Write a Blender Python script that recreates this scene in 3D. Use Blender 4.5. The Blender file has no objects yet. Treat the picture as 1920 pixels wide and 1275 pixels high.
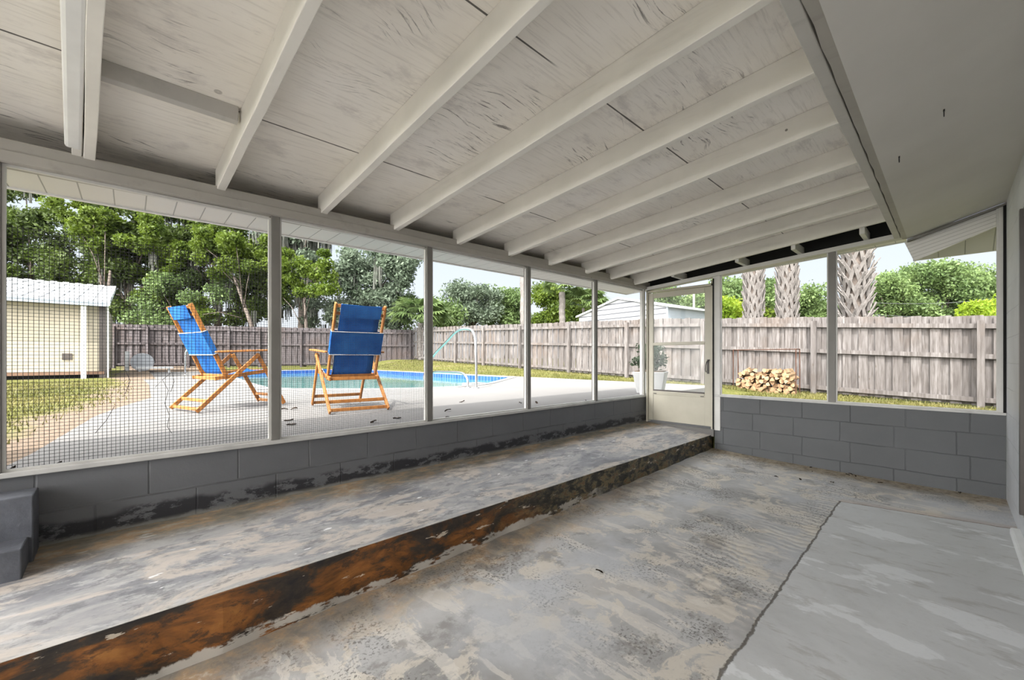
import bpy, math, random
import numpy as np
from mathutils import Vector, Matrix
R=random.Random(7)
scene=bpy.context.scene
COL=scene.collection
# ---------------------------------------------------------------- camera
F=768.; HY=671.; TH=math.atan2(824,F); CC,SS=math.cos(TH),math.sin(TH); H=1.181
def ray(px):
    u=(px-960)/F; return CC+u*SS, SS-u*CC
def at(px,t):                       # ground position seen in that column at depth t
    a,b=ray(px); return a*t,b*t
def zat(py,t): return H+(HY-py)*t/F
def onX(px,py,X):
    a,b=ray(px); t=X/a; return Vector((X,b*t,zat(py,t)))
cam=bpy.data.cameras.new('camera'); cam.sensor_width=36; cam.lens=F/1920*36
cam.shift_y=(HY-637.5)/1920; cam.clip_end=500; cam.clip_start=.02
co=bpy.data.objects.new('camera',cam); COL.objects.link(co)
co.location=(0,0,H); co.rotation_euler=(math.pi/2,0,math.atan2(SS,CC)-math.pi/2)
scene.camera=co
vs=scene.view_settings; vs.view_transform='Standard'; vs.look='None'; vs.gamma=1; vs.use_curve_mapping=False; vs.exposure=0.1
# ---------------------------------------------------------------- mesh builder
class MB:
    def __init__(s): s.v=[]; s.f=[]; s.m=[]
    def add(s,vs,fs,mi=0):
        o=len(s.v); s.v+= [tuple(p) for p in vs]; s.f+=[tuple(i+o for i in f) for f in fs]; s.m+=[mi]*len(fs)
    def hexa(s,p,mi=0):
        s.add(p,[(0,3,2,1),(4,5,6,7),(0,1,5,4),(1,2,6,5),(2,3,7,6),(3,0,4,7)],mi)
    def box(s,x0,x1,y0,y1,z0,z1,mi=0):
        s.hexa([(x0,y0,z0),(x1,y0,z0),(x1,y1,z0),(x0,y1,z0),(x0,y0,z1),(x1,y0,z1),(x1,y1,z1),(x0,y1,z1)],mi)
    def bar(s,p0,p1,w,h,up=(0,0,1),mi=0,w1=None,h1=None):
        p0=Vector(p0);p1=Vector(p1);d=(p1-p0).normalized();u=Vector(up)
        r=d.cross(u)
        if r.length<1e-4: r=d.cross(Vector((1,0,0)))
        r.normalize(); u=r.cross(d)
        w1=w if w1 is None else w1; h1=h if h1 is None else h1
        def ring(p,w,h): return [p-r*w/2-u*h/2,p+r*w/2-u*h/2,p+r*w/2+u*h/2,p-r*w/2+u*h/2]
        s.hexa(ring(p0,w,h)+ring(p1,w1,h1),mi)
    def tube(s,pts,r,seg=10,mi=0,caps=True):
        pts=[Vector(p) for p in pts]; n=len(pts); rs=r if isinstance(r,(list,tuple)) else [r]*n
        o=len(s.v); prev=None
        for i,p in enumerate(pts):
            d=(pts[min(i+1,n-1)]-pts[max(i-1,0)]).normalized()
            if prev is None:
                a=d.cross(Vector((0,0,1)))
                if a.length<1e-3: a=d.cross(Vector((1,0,0)))
                a.normalize()
            else:
                a=prev-d*prev.dot(d); a.normalize()
            prev=a; b=d.cross(a)
            for k in range(seg):
                t=2*math.pi*k/seg; s.v.append(tuple(p+(a*math.cos(t)+b*math.sin(t))*rs[i]))
        for i in range(n-1):
            for k in range(seg):
                k2=(k+1)%seg; s.f.append((o+i*seg+k,o+i*seg+k2,o+(i+1)*seg+k2,o+(i+1)*seg+k)); s.m.append(mi)
        if caps:
            s.f.append(tuple(o+k for k in range(seg))[::-1]); s.m.append(mi)
            s.f.append(tuple(o+(n-1)*seg+k for k in range(seg))); s.m.append(mi)
    def ball(s,c,r,mi=0,seg=10,rings=6,sx=1,sy=1,sz=1):
        o=len(s.v)
        for i in range(1,rings):
            a=math.pi*i/rings
            for k in range(seg):
                t=2*math.pi*k/seg; s.v.append((c[0]+r*sx*math.sin(a)*math.cos(t),c[1]+r*sy*math.sin(a)*math.sin(t),c[2]+r*sz*math.cos(a)))
        s.v.append((c[0],c[1],c[2]+r*sz)); s.v.append((c[0],c[1],c[2]-r*sz)); T=len(s.v)-2;B=T+1
        for i in range(rings-2):
            for k in range(seg):
                k2=(k+1)%seg; s.f.append((o+i*seg+k,o+(i+1)*seg+k,o+(i+1)*seg+k2,o+i*seg+k2)); s.m.append(mi)
        for k in range(seg):
            k2=(k+1)%seg; s.f.append((T,o+k,o+k2)); s.m.append(mi)
            s.f.append((B,o+(rings-2)*seg+k2,o+(rings-2)*seg+k)); s.m.append(mi)
    def build(s,name,mats,parent=None,loc=(0,0,0),bevel=0,smooth=False,**kw):
        """vertices are world coordinates; the object (or its parent Empty) carries the origin"""
        L=Vector(parent_origin(parent)) if parent is not None else Vector(loc)
        me=bpy.data.meshes.new(name)
        me.from_pydata([tuple(Vector(p)-L) for p in s.v],[],s.f)
        if not isinstance(mats,(list,tuple)): mats=[mats]
        for m in mats: me.materials.append(m)
        if len(mats)>1: me.polygons.foreach_set('material_index',s.m)
        if smooth: me.polygons.foreach_set('use_smooth',[True]*len(s.f))
        me.update()
        o=bpy.data.objects.new(name,me); COL.objects.link(o)
        if parent is not None: o.parent=parent
        else: o.location=L
        if bevel:
            b=o.modifiers.new('bevel','BEVEL'); b.width=bevel; b.segments=2; b.limit_method='ANGLE'; b.angle_limit=.7
        tag(o,**kw); return o
ORG={}
def parent_origin(p):
    v=Vector((0,0,0))
    while p is not None: v+=Vector(p.location); p=p.parent
    return v
def tag(o,label=None,cat=None,group=None,kind=None):
    if label: o['label']=label
    if cat: o['category']=cat
    if group: o['group']=group
    if kind: o['kind']=kind
    return o
def empty(name,loc,rz=0,**kw):
    o=bpy.data.objects.new(name,None); COL.objects.link(o); o.location=loc; o.rotation_euler=(0,0,rz); o.empty_display_size=.1
    tag(o,**kw); return o
def copy_tree(o,parent=None):
    c=o.copy(); COL.objects.link(c)
    if parent is not None: c.parent=parent
    for ch in list(o.children): copy_tree(ch,c)
    return c
def fast_mesh(name,verts,faces_n,mat,parent=None,loc=(0,0,0),**kw):
    """verts (N,k,3): N separate k-gons"""
    N,k,_=verts.shape
    L=np.array(parent_origin(parent) if parent is not None else loc)
    me=bpy.data.meshes.new(name); me.vertices.add(N*k); me.vertices.foreach_set('co',(verts.reshape(-1,3)-L).astype(np.float32).ravel())
    me.loops.add(N*k); me.loops.foreach_set('vertex_index',np.arange(N*k,dtype=np.int32))
    me.polygons.add(N); me.polygons.foreach_set('loop_start',np.arange(0,N*k,k,dtype=np.int32))
    try: me.polygons.foreach_set('loop_total',np.full(N,k,dtype=np.int32))
    except Exception: pass
    me.materials.append(mat); me.update(calc_edges=True); me.validate()
    o=bpy.data.objects.new(name,me); COL.objects.link(o)
    if parent is not None: o.parent=parent
    else: o.location=loc
    tag(o,**kw); return o
# ---------------------------------------------------------------- node helper
class N:
    def __init__(s,name,rough=.7,spec=.3,metal=0.):
        s.m=bpy.data.materials.new(name); s.m.use_nodes=True; s.t=s.m.node_tree
        s.b=s.t.nodes['Principled BSDF']; s.b.inputs['Roughness'].default_value=rough
        s.b.inputs['Specular IOR Level'].default_value=spec; s.b.inputs['Metallic'].default_value=metal
        s.out=s.t.nodes['Material Output']
        s._p=None
    def n(s,t,**k):
        x=s.t.nodes.new(t)
        for a,b in k.items(): setattr(x,a,b)
        return x
    def L(s,a,b): s.t.links.new(a,b)
    def pos(s):
        if s._p is None: s._p=s.n('ShaderNodeNewGeometry').outputs['Position']
        return s._p
    def setin(s,sock,v):
        if hasattr(v,'is_linked') or hasattr(v,'links'): s.L(v,sock)
        else:
            try: sock.default_value=v
            except Exception: sock.default_value=tuple(v)
    def scl(s,v,x,y,z,off=(0,0,0),rot=(0,0,0)):
        m=s.n('ShaderNodeMapping'); s.L(v,m.inputs[0]); m.inputs['Scale'].default_value=(x,y,z); m.inputs['Location'].default_value=off; m.inputs['Rotation'].default_value=rot
        return m.outputs[0]
    def noise(s,v,scale,det=4,rough=.55,dist=0.,color=False):
        x=s.n('ShaderNodeTexNoise'); s.L(v,x.inputs['Vector']); x.inputs['Scale'].default_value=scale; x.inputs['Detail'].default_value=det
        x.inputs['Roughness'].default_value=rough; x.inputs['Distortion'].default_value=dist
        return x.outputs['Color' if color else 'Fac']
    def vor(s,v,scale,feat='F1',out='Distance'):
        x=s.n('ShaderNodeTexVoronoi',feature=feat); s.L(v,x.inputs['Vector']); x.inputs['Scale'].default_value=scale; return x.outputs[out]
    def ramp(s,f,stops,interp='LINEAR'):
        x=s.n('ShaderNodeValToRGB'); s.L(f,x.inputs[0]); r=x.color_ramp; r.interpolation=interp
        while len(r.elements)<len(stops): r.elements.new(.5)
        for e,(p,c) in zip(r.elements,stops):
            e.position=p; e.color=(c,c,c,1) if isinstance(c,(int,float)) else (*c,1)
        return x.outputs[0]
    def step(s,f,a,b):            # smooth 0..1 between a and b
        x=s.n('ShaderNodeMapRange',interpolation_type='SMOOTHSTEP'); s.L(f,x.inputs[0]); x.inputs[1].default_value=a; x.inputs[2].default_value=b
        return x.outputs[0]
    def mix(s,f,a,b,mode='MIX'):
        x=s.n('ShaderNodeMix',data_type='RGBA',blend_type=mode); s.setin(x.inputs[0],f)
        for i,c in ((6,a),(7,b)):
            if isinstance(c,(tuple,list)): x.inputs[i].default_value=(*c,1) if len(c)==3 else c
            elif isinstance(c,(int,float)): x.inputs[i].default_value=(c,c,c,1)
            else: s.L(c,x.inputs[i])
        return x.outputs[2]
    def math(s,op,a,b=0.,c=None):
        x=s.n('ShaderNodeMath',operation=op); s.setin(x.inputs[0],a); s.setin(x.inputs[1],b)
        if c is not None: s.setin(x.inputs[2],c)
        return x.outputs[0]
    def sep(s,v):
        x=s.n('ShaderNodeSeparateXYZ'); s.L(v,x.inputs[0]); return x.outputs
    def comb(s,a,b,c=0.):
        x=s.n('ShaderNodeCombineXYZ')
        for i,q in enumerate((a,b,c)): s.setin(x.inputs[i],q)
        return x.outputs[0]
    def col(s,c):
        if isinstance(c,(tuple,list)): s.b.inputs['Base Color'].default_value=(*c,1)
        else: s.L(c,s.b.inputs['Base Color'])
        return s
    def bump(s,h,st=.3,dist=.01):
        x=s.n('ShaderNodeBump'); x.inputs['Strength'].default_value=st; x.inputs['Distance'].default_value=dist; s.L(h,x.inputs['Height']); s.L(x.outputs[0],s.b.inputs['Normal']); return s
def brick(s,v,bw,rh,mortar,off,offx=0.,offy=0.,smooth=.3,sq=1):
    x=s.n('ShaderNodeTexBrick'); x.offset=off; x.offset_frequency=2; x.squash=1
    m=s.n('ShaderNodeMapping'); s.L(v,m.inputs[0]); m.inputs['Location'].default_value=(offx,offy,0); s.L(m.outputs[0],x.inputs['Vector'])
    x.inputs['Scale'].default_value=1; x.inputs['Mortar Size'].default_value=mortar; x.inputs['Mortar Smooth'].default_value=smooth
    x.inputs['Brick Width'].default_value=bw; x.inputs['Row Height'].default_value=rh
    x.inputs['Color1'].default_value=(0,0,0,1); x.inputs['Color2'].default_value=(1,1,1,1); x.inputs['Mortar'].default_value=(.5,.5,.5,1)
    return x.outputs['Color'],x.outputs['Fac']
def plain(name,c,rough=.6,spec=.3,metal=0.,var=.12,sc=6.,bump=0.):
    s=N(name,rough,spec,metal); n=s.noise(s.pos(),sc,4); lo=tuple(x*(1-var) for x in c); hi=tuple(min(1,x*(1+var)) for x in c)
    s.col(s.ramp(n,[(.3,lo),(.7,hi)]))
    if bump: s.bump(s.noise(s.pos(),sc*6,3),bump,.004)
    return s.m
# ---------------------------------------------------------------- materials
def m_ceiling():
    s=N('painted_plywood',.75,.15); p=s.pos(); x,y,z=s.sep(p)
    w=s.noise(p,1.3,3,.6)
    base=s.ramp(w,[(.3,(.78,.74,.68)),(.5,(.85,.815,.76)),(.7,(.88,.85,.81))])
    warp=s.comb(s.math('MULTIPLY',x,1.),s.math('ADD',s.math('MULTIPLY',y,9.),s.math('MULTIPLY',s.noise(p,1.1,2),5.)),0.)
    g=s.noise(s.scl(warp,4.5,7,1),1.0,7,.72)
    gm=s.step(s.noise(p,1.5,4,.65),.49,.64)
    crack=s.math('MULTIPLY',s.step(g,.555,.61),gm)
    gf=s.noise(s.scl(p,5,90,1),1.0,4,.6)
    c=s.mix(s.math('MULTIPLY',s.step(gf,.50,.70),.26),base,(.42,.39,.36))
    c=s.mix(s.math('MULTIPLY',crack,.85),c,(.13,.115,.11))
    mil=s.step(s.noise(s.scl(p,1,2,1),3.0,6,.7),.53,.68); c=s.mix(s.math('MULTIPLY',mil,.35),c,(.40,.37,.36))
    # knots and small plugs
    v=s.vor(s.scl(p,1,1,.01),2.6); kr=s.math('MULTIPLY',s.step(v,.055,.045),s.step(v,.02,.036)); kd=s.step(v,.014,.008)
    kg=s.step(s.noise(p,1.0,1),.45,.55)
    c=s.mix(s.math('MULTIPLY',s.math('MAXIMUM',s.math('MULTIPLY',kr,.45),kd),kg),c,(.14,.12,.11))
    for Y in (1.20,2.34):
        d=s.math('ABSOLUTE',s.math('SUBTRACT',y,Y+0.)); ln=s.step(s.math('ADD',d,s.math('MULTIPLY',s.noise(p,9,2),.004)),.0075,.005)
        c=s.mix(s.math('MULTIPLY',s.math('MULTIPLY',ln,.9),s.step(s.noise(p,.9,2),.40,.46)),c,(.05,.045,.04))
    s.col(c); s.bump(s.mix(.5,g,gf),.25,.006); return s.m
def m_rafter(name='painted_lumber',tone=(.78,.755,.71)):
    s=N(name,.6,.25); tc=s.n('ShaderNodeTexCoord').outputs['Object']; p=s.pos()
    a=s.noise(s.scl(p,14,1.6,14),1.,5,.6); b=s.noise(p,2.2,4,.6)
    c=s.ramp(b,[(.3,tuple(q*.90 for q in tone)),(.7,tuple(min(1,q*1.05) for q in tone))])
    c=s.mix(s.math('MULTIPLY',s.step(a,.55,.75),.28),c,tuple(q*.6 for q in tone))
    v=s.vor(p,5.5); dots=s.math('MULTIPLY',s.step(v,.05,.03),s.step(s.noise(p,2.7,2),.52,.58)); c=s.mix(s.math('MULTIPLY',dots,.8),c,(.12,.11,.10))
    s.col(c); s.bump(a,.15,.004); return s.m
def m_block(name,c0,axis,off,offx,offy,stain=False,dark=.62,bump=.5):
    s=N(name,.55,.35); p=s.pos(); x,y,z=s.sep(p)
    wob=s.math('MULTIPLY',s.math('SUBTRACT',s.noise(p,3.5,3),.5),.02)
    h=x if axis=='x' else y
    v=s.comb(s.math('ADD',h,wob),s.math('ADD',z,wob),0.)
    bc,bf=brick(s,v,.406,.2035,.0055,off,offx,offy,.55)
    n=s.noise(p,1.6,4,.6); n2=s.noise(p,38,4,.65)
    col=s.ramp(n,[(.3,tuple(q*.9 for q in c0)),(.7,tuple(q*1.1 for q in c0))])
    col=s.mix(s.math('MULTIPLY',s.step(n2,.6,.8),.12),col,tuple(q*1.9 for q in c0))
    gate=s.math('MULTIPLY',bf,s.step(s.noise(p,2.4,3),.36,.52))
    col=s.mix(s.math('MULTIPLY',gate,.75),col,tuple(q*dark for q in c0))
    if stain:
        e=s.math('ADD',z,s.math('MULTIPLY',s.math('SUBTRACT',s.noise(p,6,3),.5),.10))
        band=s.math('MULTIPLY',s.step(e,.40,.365),s.step(e,.285,.30))
        fl=s.step(s.noise(s.scl(p,7,7,14),1.,7,.75),.42,.49)
        col=s.mix(s.math('MULTIPLY',s.math('MULTIPLY',band,fl),.9),col,(.018,.018,.022))
        col=s.mix(s.math('MULTIPLY',s.step(z,.315,.285),.5),col,(.30,.29,.25))
    s.col(col)
    hgt=s.math('ADD',s.math('MULTIPLY',bf,-1.),s.math('MULTIPLY',n2,.22)); s.bump(hgt,bump,.012); return s.m
def m_floor():
    s=N('weathered_concrete',.62,.3); p=s.pos(); x,y,z=s.sep(p)
    n1=s.noise(p,1.25,5,.62,.3); n2=s.noise(p,4.2,7,.68,.5); n3=s.noise(p,26,5,.7); st=s.noise(s.scl(p,8,2.1,1,rot=(0,0,.35)),1.,6,.66,.4)
    c=s.ramp(n1,[(.30,(.27,.26,.25)),(.44,(.38,.37,.36)),(.55,(.49,.485,.48)),(.70,(.42,.39,.355))])
    c=s.mix(s.math('MULTIPLY',s.step(n2,.52,.565),.72),c,(.66,.60,.51))
    c=s.mix(s.math('MULTIPLY',s.step(st,.535,.575),.6),c,(.68,.64,.58))
    c=s.mix(s.math('MULTIPLY',s.step(s.noise(p,3.1,6,.7),.55,.63),.6),c,(.20,.185,.17))
    # pitted, speckled zones
    sp=s.math('MULTIPLY',s.step(s.noise(p,70,3,.6),.53,.60),s.step(s.noise(p,2.3,3,.6),.47,.60)); c=s.mix(s.math('MULTIPLY',sp,.75),c,(.10,.09,.08))
    # smooth bluish film zones
    c=s.mix(s.math('MULTIPLY',s.step(s.noise(s.scl(p,1,1,1,off=(3.1,7,0)),1.5,4,.55),.52,.66),.65),c,(.50,.51,.53))
    # trowel ridges beside the joint
    w=s.n('ShaderNodeTexWave',wave_type='BANDS',bands_direction='X'); s.L(s.scl(p,1,1,1,rot=(0,0,.12)),w.inputs[0]); w.inputs['Scale'].default_value=5.2; w.inputs['Distortion'].default_value=5.5; w.inputs['Detail'].default_value=3; w.inputs['Detail Scale'].default_value=1.6
    rz=s.math('MULTIPLY',s.math('MULTIPLY',s.math('MULTIPLY',s.step(y,.55,.65),s.step(y,1.35,.85)),s.step(x,1.6,2.6)),s.step(s.noise(p,2.6,4,.65),.42,.58))
    rid=s.math('MULTIPLY',s.step(w.outputs['Fac'],.62,.9),rz); c=s.mix(s.math('MULTIPLY',rid,.42),c,(.72,.67,.60))
    rid2=s.math('MULTIPLY',s.step(w.outputs['Fac'],.25,.05),rz); c=s.mix(s.math('MULTIPLY',rid2,.28),c,(.20,.18,.17))
    # rust bleeding from the step riser, fading into the floor
    k=s.math('ADD',y,s.math('MULTIPLY',s.math('SUBTRACT',n2,.5),.55))
    rust=s.math('MULTIPLY',s.step(k,1.62,2.02),s.step(x,5.6,1.0)); rc=s.ramp(s.noise(p,6,5,.7),[(.38,(.10,.085,.07)),(.5,(.20,.15,.10)),(.6,(.34,.20,.085)),(.68,(.5,.43,.34))])
    c=s.mix(s.math('MULTIPLY',rust,.78),c,rc)
    # newer smooth slab in the corner by the house
    j=s.math('MULTIPLY',s.math('SUBTRACT',s.noise(p,5,5,.7),.5),.06)
    yl=s.math('ADD',s.math('ADD',.585,s.math('MULTIPLY',s.math('SUBTRACT',x,1.57),.015)),j)
    xl=s.math('ADD',s.math('ADD',4.27,s.math('MULTIPLY',s.math('SUBTRACT',.626,y),.21)),j)
    dy=s.math('SUBTRACT',y,yl); dx=s.math('SUBTRACT',x,xl)
    inside=s.math('MULTIPLY',s.math('LESS_THAN',dy,0.),s.math('LESS_THAN',dx,0.))
    sl=s.ramp(s.noise(p,1.1,5,.6,.4),[(.3,(.44,.44,.435)),(.5,(.57,.575,.575)),(.7,(.50,.50,.495))])
    sl=s.mix(s.math('MULTIPLY',s.step(s.noise(s.scl(p,3.4,1.6,1,rot=(0,0,-.4)),1.,6,.6),.57,.60),.7),sl,(.74,.75,.76))
    sl=s.mix(s.math('MULTIPLY',s.step(s.noise(s.scl(p,9,3,1,rot=(0,0,.5)),1.,6,.7),.54,.64),.45),sl,(.32,.30,.275))
    c=s.mix(inside,c,sl)
    # joint cracks
    e1=s.math('MULTIPLY',s.step(s.math('ABSOLUTE',dy),.0085,.003),s.math('LESS_THAN',dx,.01))
    e2=s.math('MULTIPLY',s.step(s.math('ABSOLUTE',dx),.010,.004),s.math('LESS_THAN',dy,.01))
    c=s.mix(s.math('MULTIPLY',e1,.85),c,(.09,.075,.06)); 
    e3=s.math('MULTIPLY',s.math('MULTIPLY',s.step(dx,-.01,.02),s.step(dx,.12,.03)),s.math('LESS_THAN',dy,.0)); c=s.mix(s.math('MULTIPLY',e3,.3),c,(.45,.30,.2))
    c=s.mix(s.math('MULTIPLY',e2,.8),c,(.17,.10,.06))
    # sandy dirt along the end wall
    kd=s.math('ADD',x,s.math('MULTIPLY',s.math('SUBTRACT',s.noise(p,4,5,.7),.5),.5)); dm=s.step(kd,5.02,5.22)
    dc=s.ramp(s.noise(p,18,5,.7),[(.35,(.14,.10,.06)),(.5,(.36,.29,.20)),(.65,(.48,.41,.31))]); c=s.mix(s.math('MULTIPLY',dm,.85),c,dc)
    bs=s.math('MULTIPLY',s.step(s.noise(p,55,3,.6),.66,.70),s.step(kd,4.75,5.1)); c=s.mix(bs,c,(.03,.025,.02))
    c=s.mix(s.math('MULTIPLY',s.step(n3,.5,.8),.15),c,(.2,.19,.18))
    s.col(c)
    hh=s.math('ADD',s.math('MULTIPLY',n2,.5),s.math('MULTIPLY',s.math('MAXIMUM',e1,e2),-1.5)); hh=s.math('ADD',hh,s.math('MULTIPLY',n3,.2)); hh=s.math('ADD',hh,s.math('MULTIPLY',s.math('MULTIPLY',w.outputs['Fac'],rz),.4)); s.bump(hh,.35,.012)
    s.L(s.ramp(n1,[(.3,.45),(.7,.7)]),s.b.inputs['Roughness']); return s.m
def m_tread():
    s=N('stained_step_concrete',.62,.3); p=s.pos(); x,y,z=s.sep(p)
    n1=s.noise(s.scl(p,1.0,2.2,1),1.4,6,.66,.5); st=s.noise(s.scl(p,3.2,11,1),1.,6,.7,.3); n3=s.noise(p,30,5,.7)
    c=s.ramp(n1,[(.34,(.19,.19,.205)),(.45,(.28,.28,.295)),(.54,(.40,.39,.385)),(.66,(.25,.255,.27))])
    c=s.mix(s.math('MULTIPLY',s.step(s.noise(s.scl(p,1.1,2.6,1,off=(5,2,0)),1.5,7,.7,.8),.50,.58),.70),c,(.60,.53,.46))
    c=s.mix(s.math('MULTIPLY',s.step(st,.56,.60),.5),c,(.56,.55,.54))
    c=s.mix(s.math('MULTIPLY',s.step(s.noise(s.scl(p,1,2,1),7,7,.75),.52,.62),.65),c,(.155,.155,.165))
    fl=s.step(s.noise(s.scl(p,7,24,1,off=(1,9,0)),1.,3,.5),.70,.73); c=s.mix(fl,c,(.78,.78,.78))
    k=s.math('ADD',y,s.math('MULTIPLY',s.math('SUBTRACT',s.noise(p,3,5,.7),.5),.5))
    d=s.step(k,2.62,2.86); dc=s.ramp(s.noise(s.scl(p,1,2,1),5,6,.7),[(.36,(.12,.105,.075)),(.5,(.22,.19,.14)),(.58,(.38,.24,.12)),(.68,(.42,.38,.30))])
    c=s.mix(s.math('MULTIPLY',d,.8),c,dc)
    e=s.step(s.math('ADD',y,s.math('MULTIPLY',s.noise(p,9,4,.7),-.07)),2.05,2.00); c=s.mix(s.math('MULTIPLY',e,.65),c,(.56,.53,.48))
    c=s.mix(s.math('MULTIPLY',s.step(n3,.5,.8),.2),c,(.18,.18,.17))
    s.col(c); s.bump(s.math('ADD',s.math('MULTIPLY',st,.5),s.math('MULTIPLY',n3,.25)),.3,.01); return s.m
def m_riser():
    s=N('rusty_step_riser',.38,.45); p=s.pos(); x,y,z=s.sep(p)
    q=s.scl(p,1,1,2.2); n=s.noise(q,2.6,7,.66,.6)
    near=s.ramp(n,[(.34,(.012,.012,.014)),(.45,(.045,.032,.022)),(.50,(.14,.055,.014)),(.58,(.25,.095,.02)),(.68,(.36,.15,.035))])
    n2=s.noise(q,9,7,.72,.4); near=s.mix(s.math('MULTIPLY',s.step(s.noise(q,7,7,.75,.3),.50,.60),.75),near,(.022,.018,.015)); far=s.ramp(n2,[(.40,(.01,.01,.011)),(.50,(.05,.047,.035)),(.56,(.20,.16,.085)),(.62,(.12,.045,.018)),(.72,(.27,.23,.17))])
    c=s.mix(s.step(s.math('ADD',x,s.math('MULTIPLY',n,1.)),1.9,3.2),near,far)
    fk=s.step(s.noise(s.scl(p,2.2,2.2,9,off=(2,0,4)),2.2,6,.65),.63,.65); c=s.mix(s.math('MULTIPLY',fk,.9),c,(.60,.52,.42))
    zb=s.math('SUBTRACT',z,s.math('MULTIPLY',x,.017)); zz=s.math('ADD',zb,s.math('MULTIPLY',s.math('SUBTRACT',s.noise(s.scl(p,1,1,1),3.1,6,.7),.5),.16))
    c=s.mix(s.math('MULTIPLY',s.math('MULTIPLY',s.math('MULTIPLY',s.step(zz,.012,.0),s.step(s.noise(s.scl(p,6,6,22),1.,6,.7),.60,.54)),s.step(s.math('ADD',x,s.math('MULTIPLY',s.noise(p,2.3,5,.7),-3.)),1.9,.8)),.9),c,(.52,.49,.44))
    s.col(c); s.bump(n2,.4,.012); return s.m
def m_fence():
    s=N('weathered_fence_wood',.8,.15); oi=s.pos(); x,y,z=s.sep(oi)
    h=s.math('ADD',s.math('MULTIPLY',y,1.),s.math('MULTIPLY',x,.93))
    bid=s.math('FLOOR',s.math('DIVIDE',h,.14)); wn=s.n('ShaderNodeTexWhiteNoise',noise_dimensions='1D'); s.L(bid,wn.inputs['W'])
    g=s.noise(s.scl(oi,22,22,2.2),1.,5,.65); b=s.noise(oi,.9,4,.6)
    c=s.ramp(g,[(.32,(.15,.125,.105)),(.5,(.36,.32,.285)),(.68,(.56,.515,.47))])
    c=s.mix(s.math('MULTIPLY',wn.outputs[0],.65),c,(.19,.165,.145))
    c=s.mix(s.math('MULTIPLY',s.step(b,.5,.7),.35),c,(.30,.20,.13))
    kn=s.step(s.vor(s.scl(oi,1,1,.6),4.5),.10,.05); c=s.mix(s.math('MULTIPLY',kn,.5),c,(.17,.12,.08))
    s.col(c); s.bump(g,.3,.006); return s.m
def m_leaf(name,dark,light,tr=.35):
    s=N(name,.55,.25); p=s.pos(); a=s.noise(p,.8,3); b=s.noise(p,9,2)
    oi=s.math('ADD',s.math('MULTIPLY',a,.6),s.math('MULTIPLY',b,.4))
    c=s.ramp(oi,[(.38,dark),(.62,light)]); s.col(c)
    t=s.n('ShaderNodeBsdfTranslucent'); s.L(c,t.inputs[0]); mx=s.n('ShaderNodeMixShader'); mx.inputs[0].default_value=tr
    s.L(s.b.outputs[0],mx.inputs[1]); s.L(t.outputs[0],mx.inputs[2]); s.L(mx.outputs[0],s.out.inputs[0]); return s.m
def m_ground():
    s=N('lawn_soil',.95,.1); p=s.pos(); x,y,z=s.sep(p)
    n=s.noise(p,1.1,6,.7); g=s.noise(p,22,5,.7)
    c=s.ramp(g,[(.3,(.10,.13,.03)),(.5,(.20,.24,.06)),(.7,(.34,.34,.13))])
    dirt=s.ramp(g,[(.3,(.22,.175,.13)),(.7,(.44,.375,.30))])
    near=s.step(s.math('ADD',s.math('SUBTRACT',x,s.math('MINIMUM',.28,s.math('ADD',-.8,s.math('MULTIPLY',y,.11)))),s.math('MULTIPLY',s.math('SUBTRACT',n,.5),1.6)),-.75,-.35)
    near=s.math('MULTIPLY',near,s.math('LESS_THAN',x,3.))
    c=s.mix(s.math('MAXIMUM',s.math('MULTIPLY',near,.85),s.math('MULTIPLY',s.step(n,.55,.68),.65)),c,dirt); s.col(c); s.bump(g,.5,.03); return s.m
def m_deck():
    s=N('pale_pool_deck',.8,.2); p=s.pos(); n=s.noise(p,.9,5,.6); g=s.noise(p,60,4,.6)
    c=s.ramp(n,[(.3,(.40,.385,.37)),(.7,(.47,.455,.44))]); c=s.mix(s.math('MULTIPLY',s.step(g,.55,.7),.2),c,(.30,.29,.28))
    c=s.mix(s.math('MULTIPLY',s.step(s.noise(p,3.5,6,.7),.60,.72),.25),c,(.27,.26,.25)); s.col(c); s.bump(g,.2,.005); return s.m
def m_soffit(name,axis,pitch,c=(.84,.82,.80)):
    s=N(name,.45,.4); p=s.pos(); o=s.sep(p); h=o['xyz'.index(axis)]
    f=s.math('FRACT',s.math('DIVIDE',h,pitch)); d=s.math('ABSOLUTE',s.math('SUBTRACT',f,.5)); g=s.step(d,.025,.012)
    col=s.mix(s.math('MULTIPLY',g,.75),c,tuple(q*.35 for q in c)); s.col(col)
    s.bump(s.math('MULTIPLY',g,-1.),.6,.01); return s.m
def m_wall_siding():
    s=N('lapped_vinyl',.5,.3); p=s.pos(); x,y,z=s.sep(p); f=s.math('FRACT',s.math('DIVIDE',s.math('SUBTRACT',z,s.math('MULTIPLY',y,-.30)),.033)); g=s.step(f,.16,.05)
    s.col(s.mix(s.math('MULTIPLY',g,.7),(.80,.78,.75),(.30,.28,.26))); s.bump(f,.5,.01); return s.m
def m_water():
    s=N('pool_water',.06,.5); p=s.pos(); n=s.noise(p,.35,3); 
    s.col(s.ramp(n,[(.35,(.11,.36,.34)),(.65,(.20,.47,.45))])); s.bump(s.noise(p,2.2,3,.6),.12,.03); s.b.inputs['Transmission Weight'].default_value=.25; return s.m
def m_tile():
    s=N('blue_pool_tile',.25,.5); p=s.pos(); x,y,z=s.sep(p); h=s.math('ADD',x,y)
    v=s.comb(h,z,0.); bc,bf=brick(s,v,.155,.155,.006,0.,0,.0,.1)
    wn=s.mix(.55,bc,(.5,.5,.5)); c=s.mix(wn,(.03,.10,.38),(.09,.22,.55)); c=s.mix(bf,c,(.45,.52,.60)); s.col(c); return s.m
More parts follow.
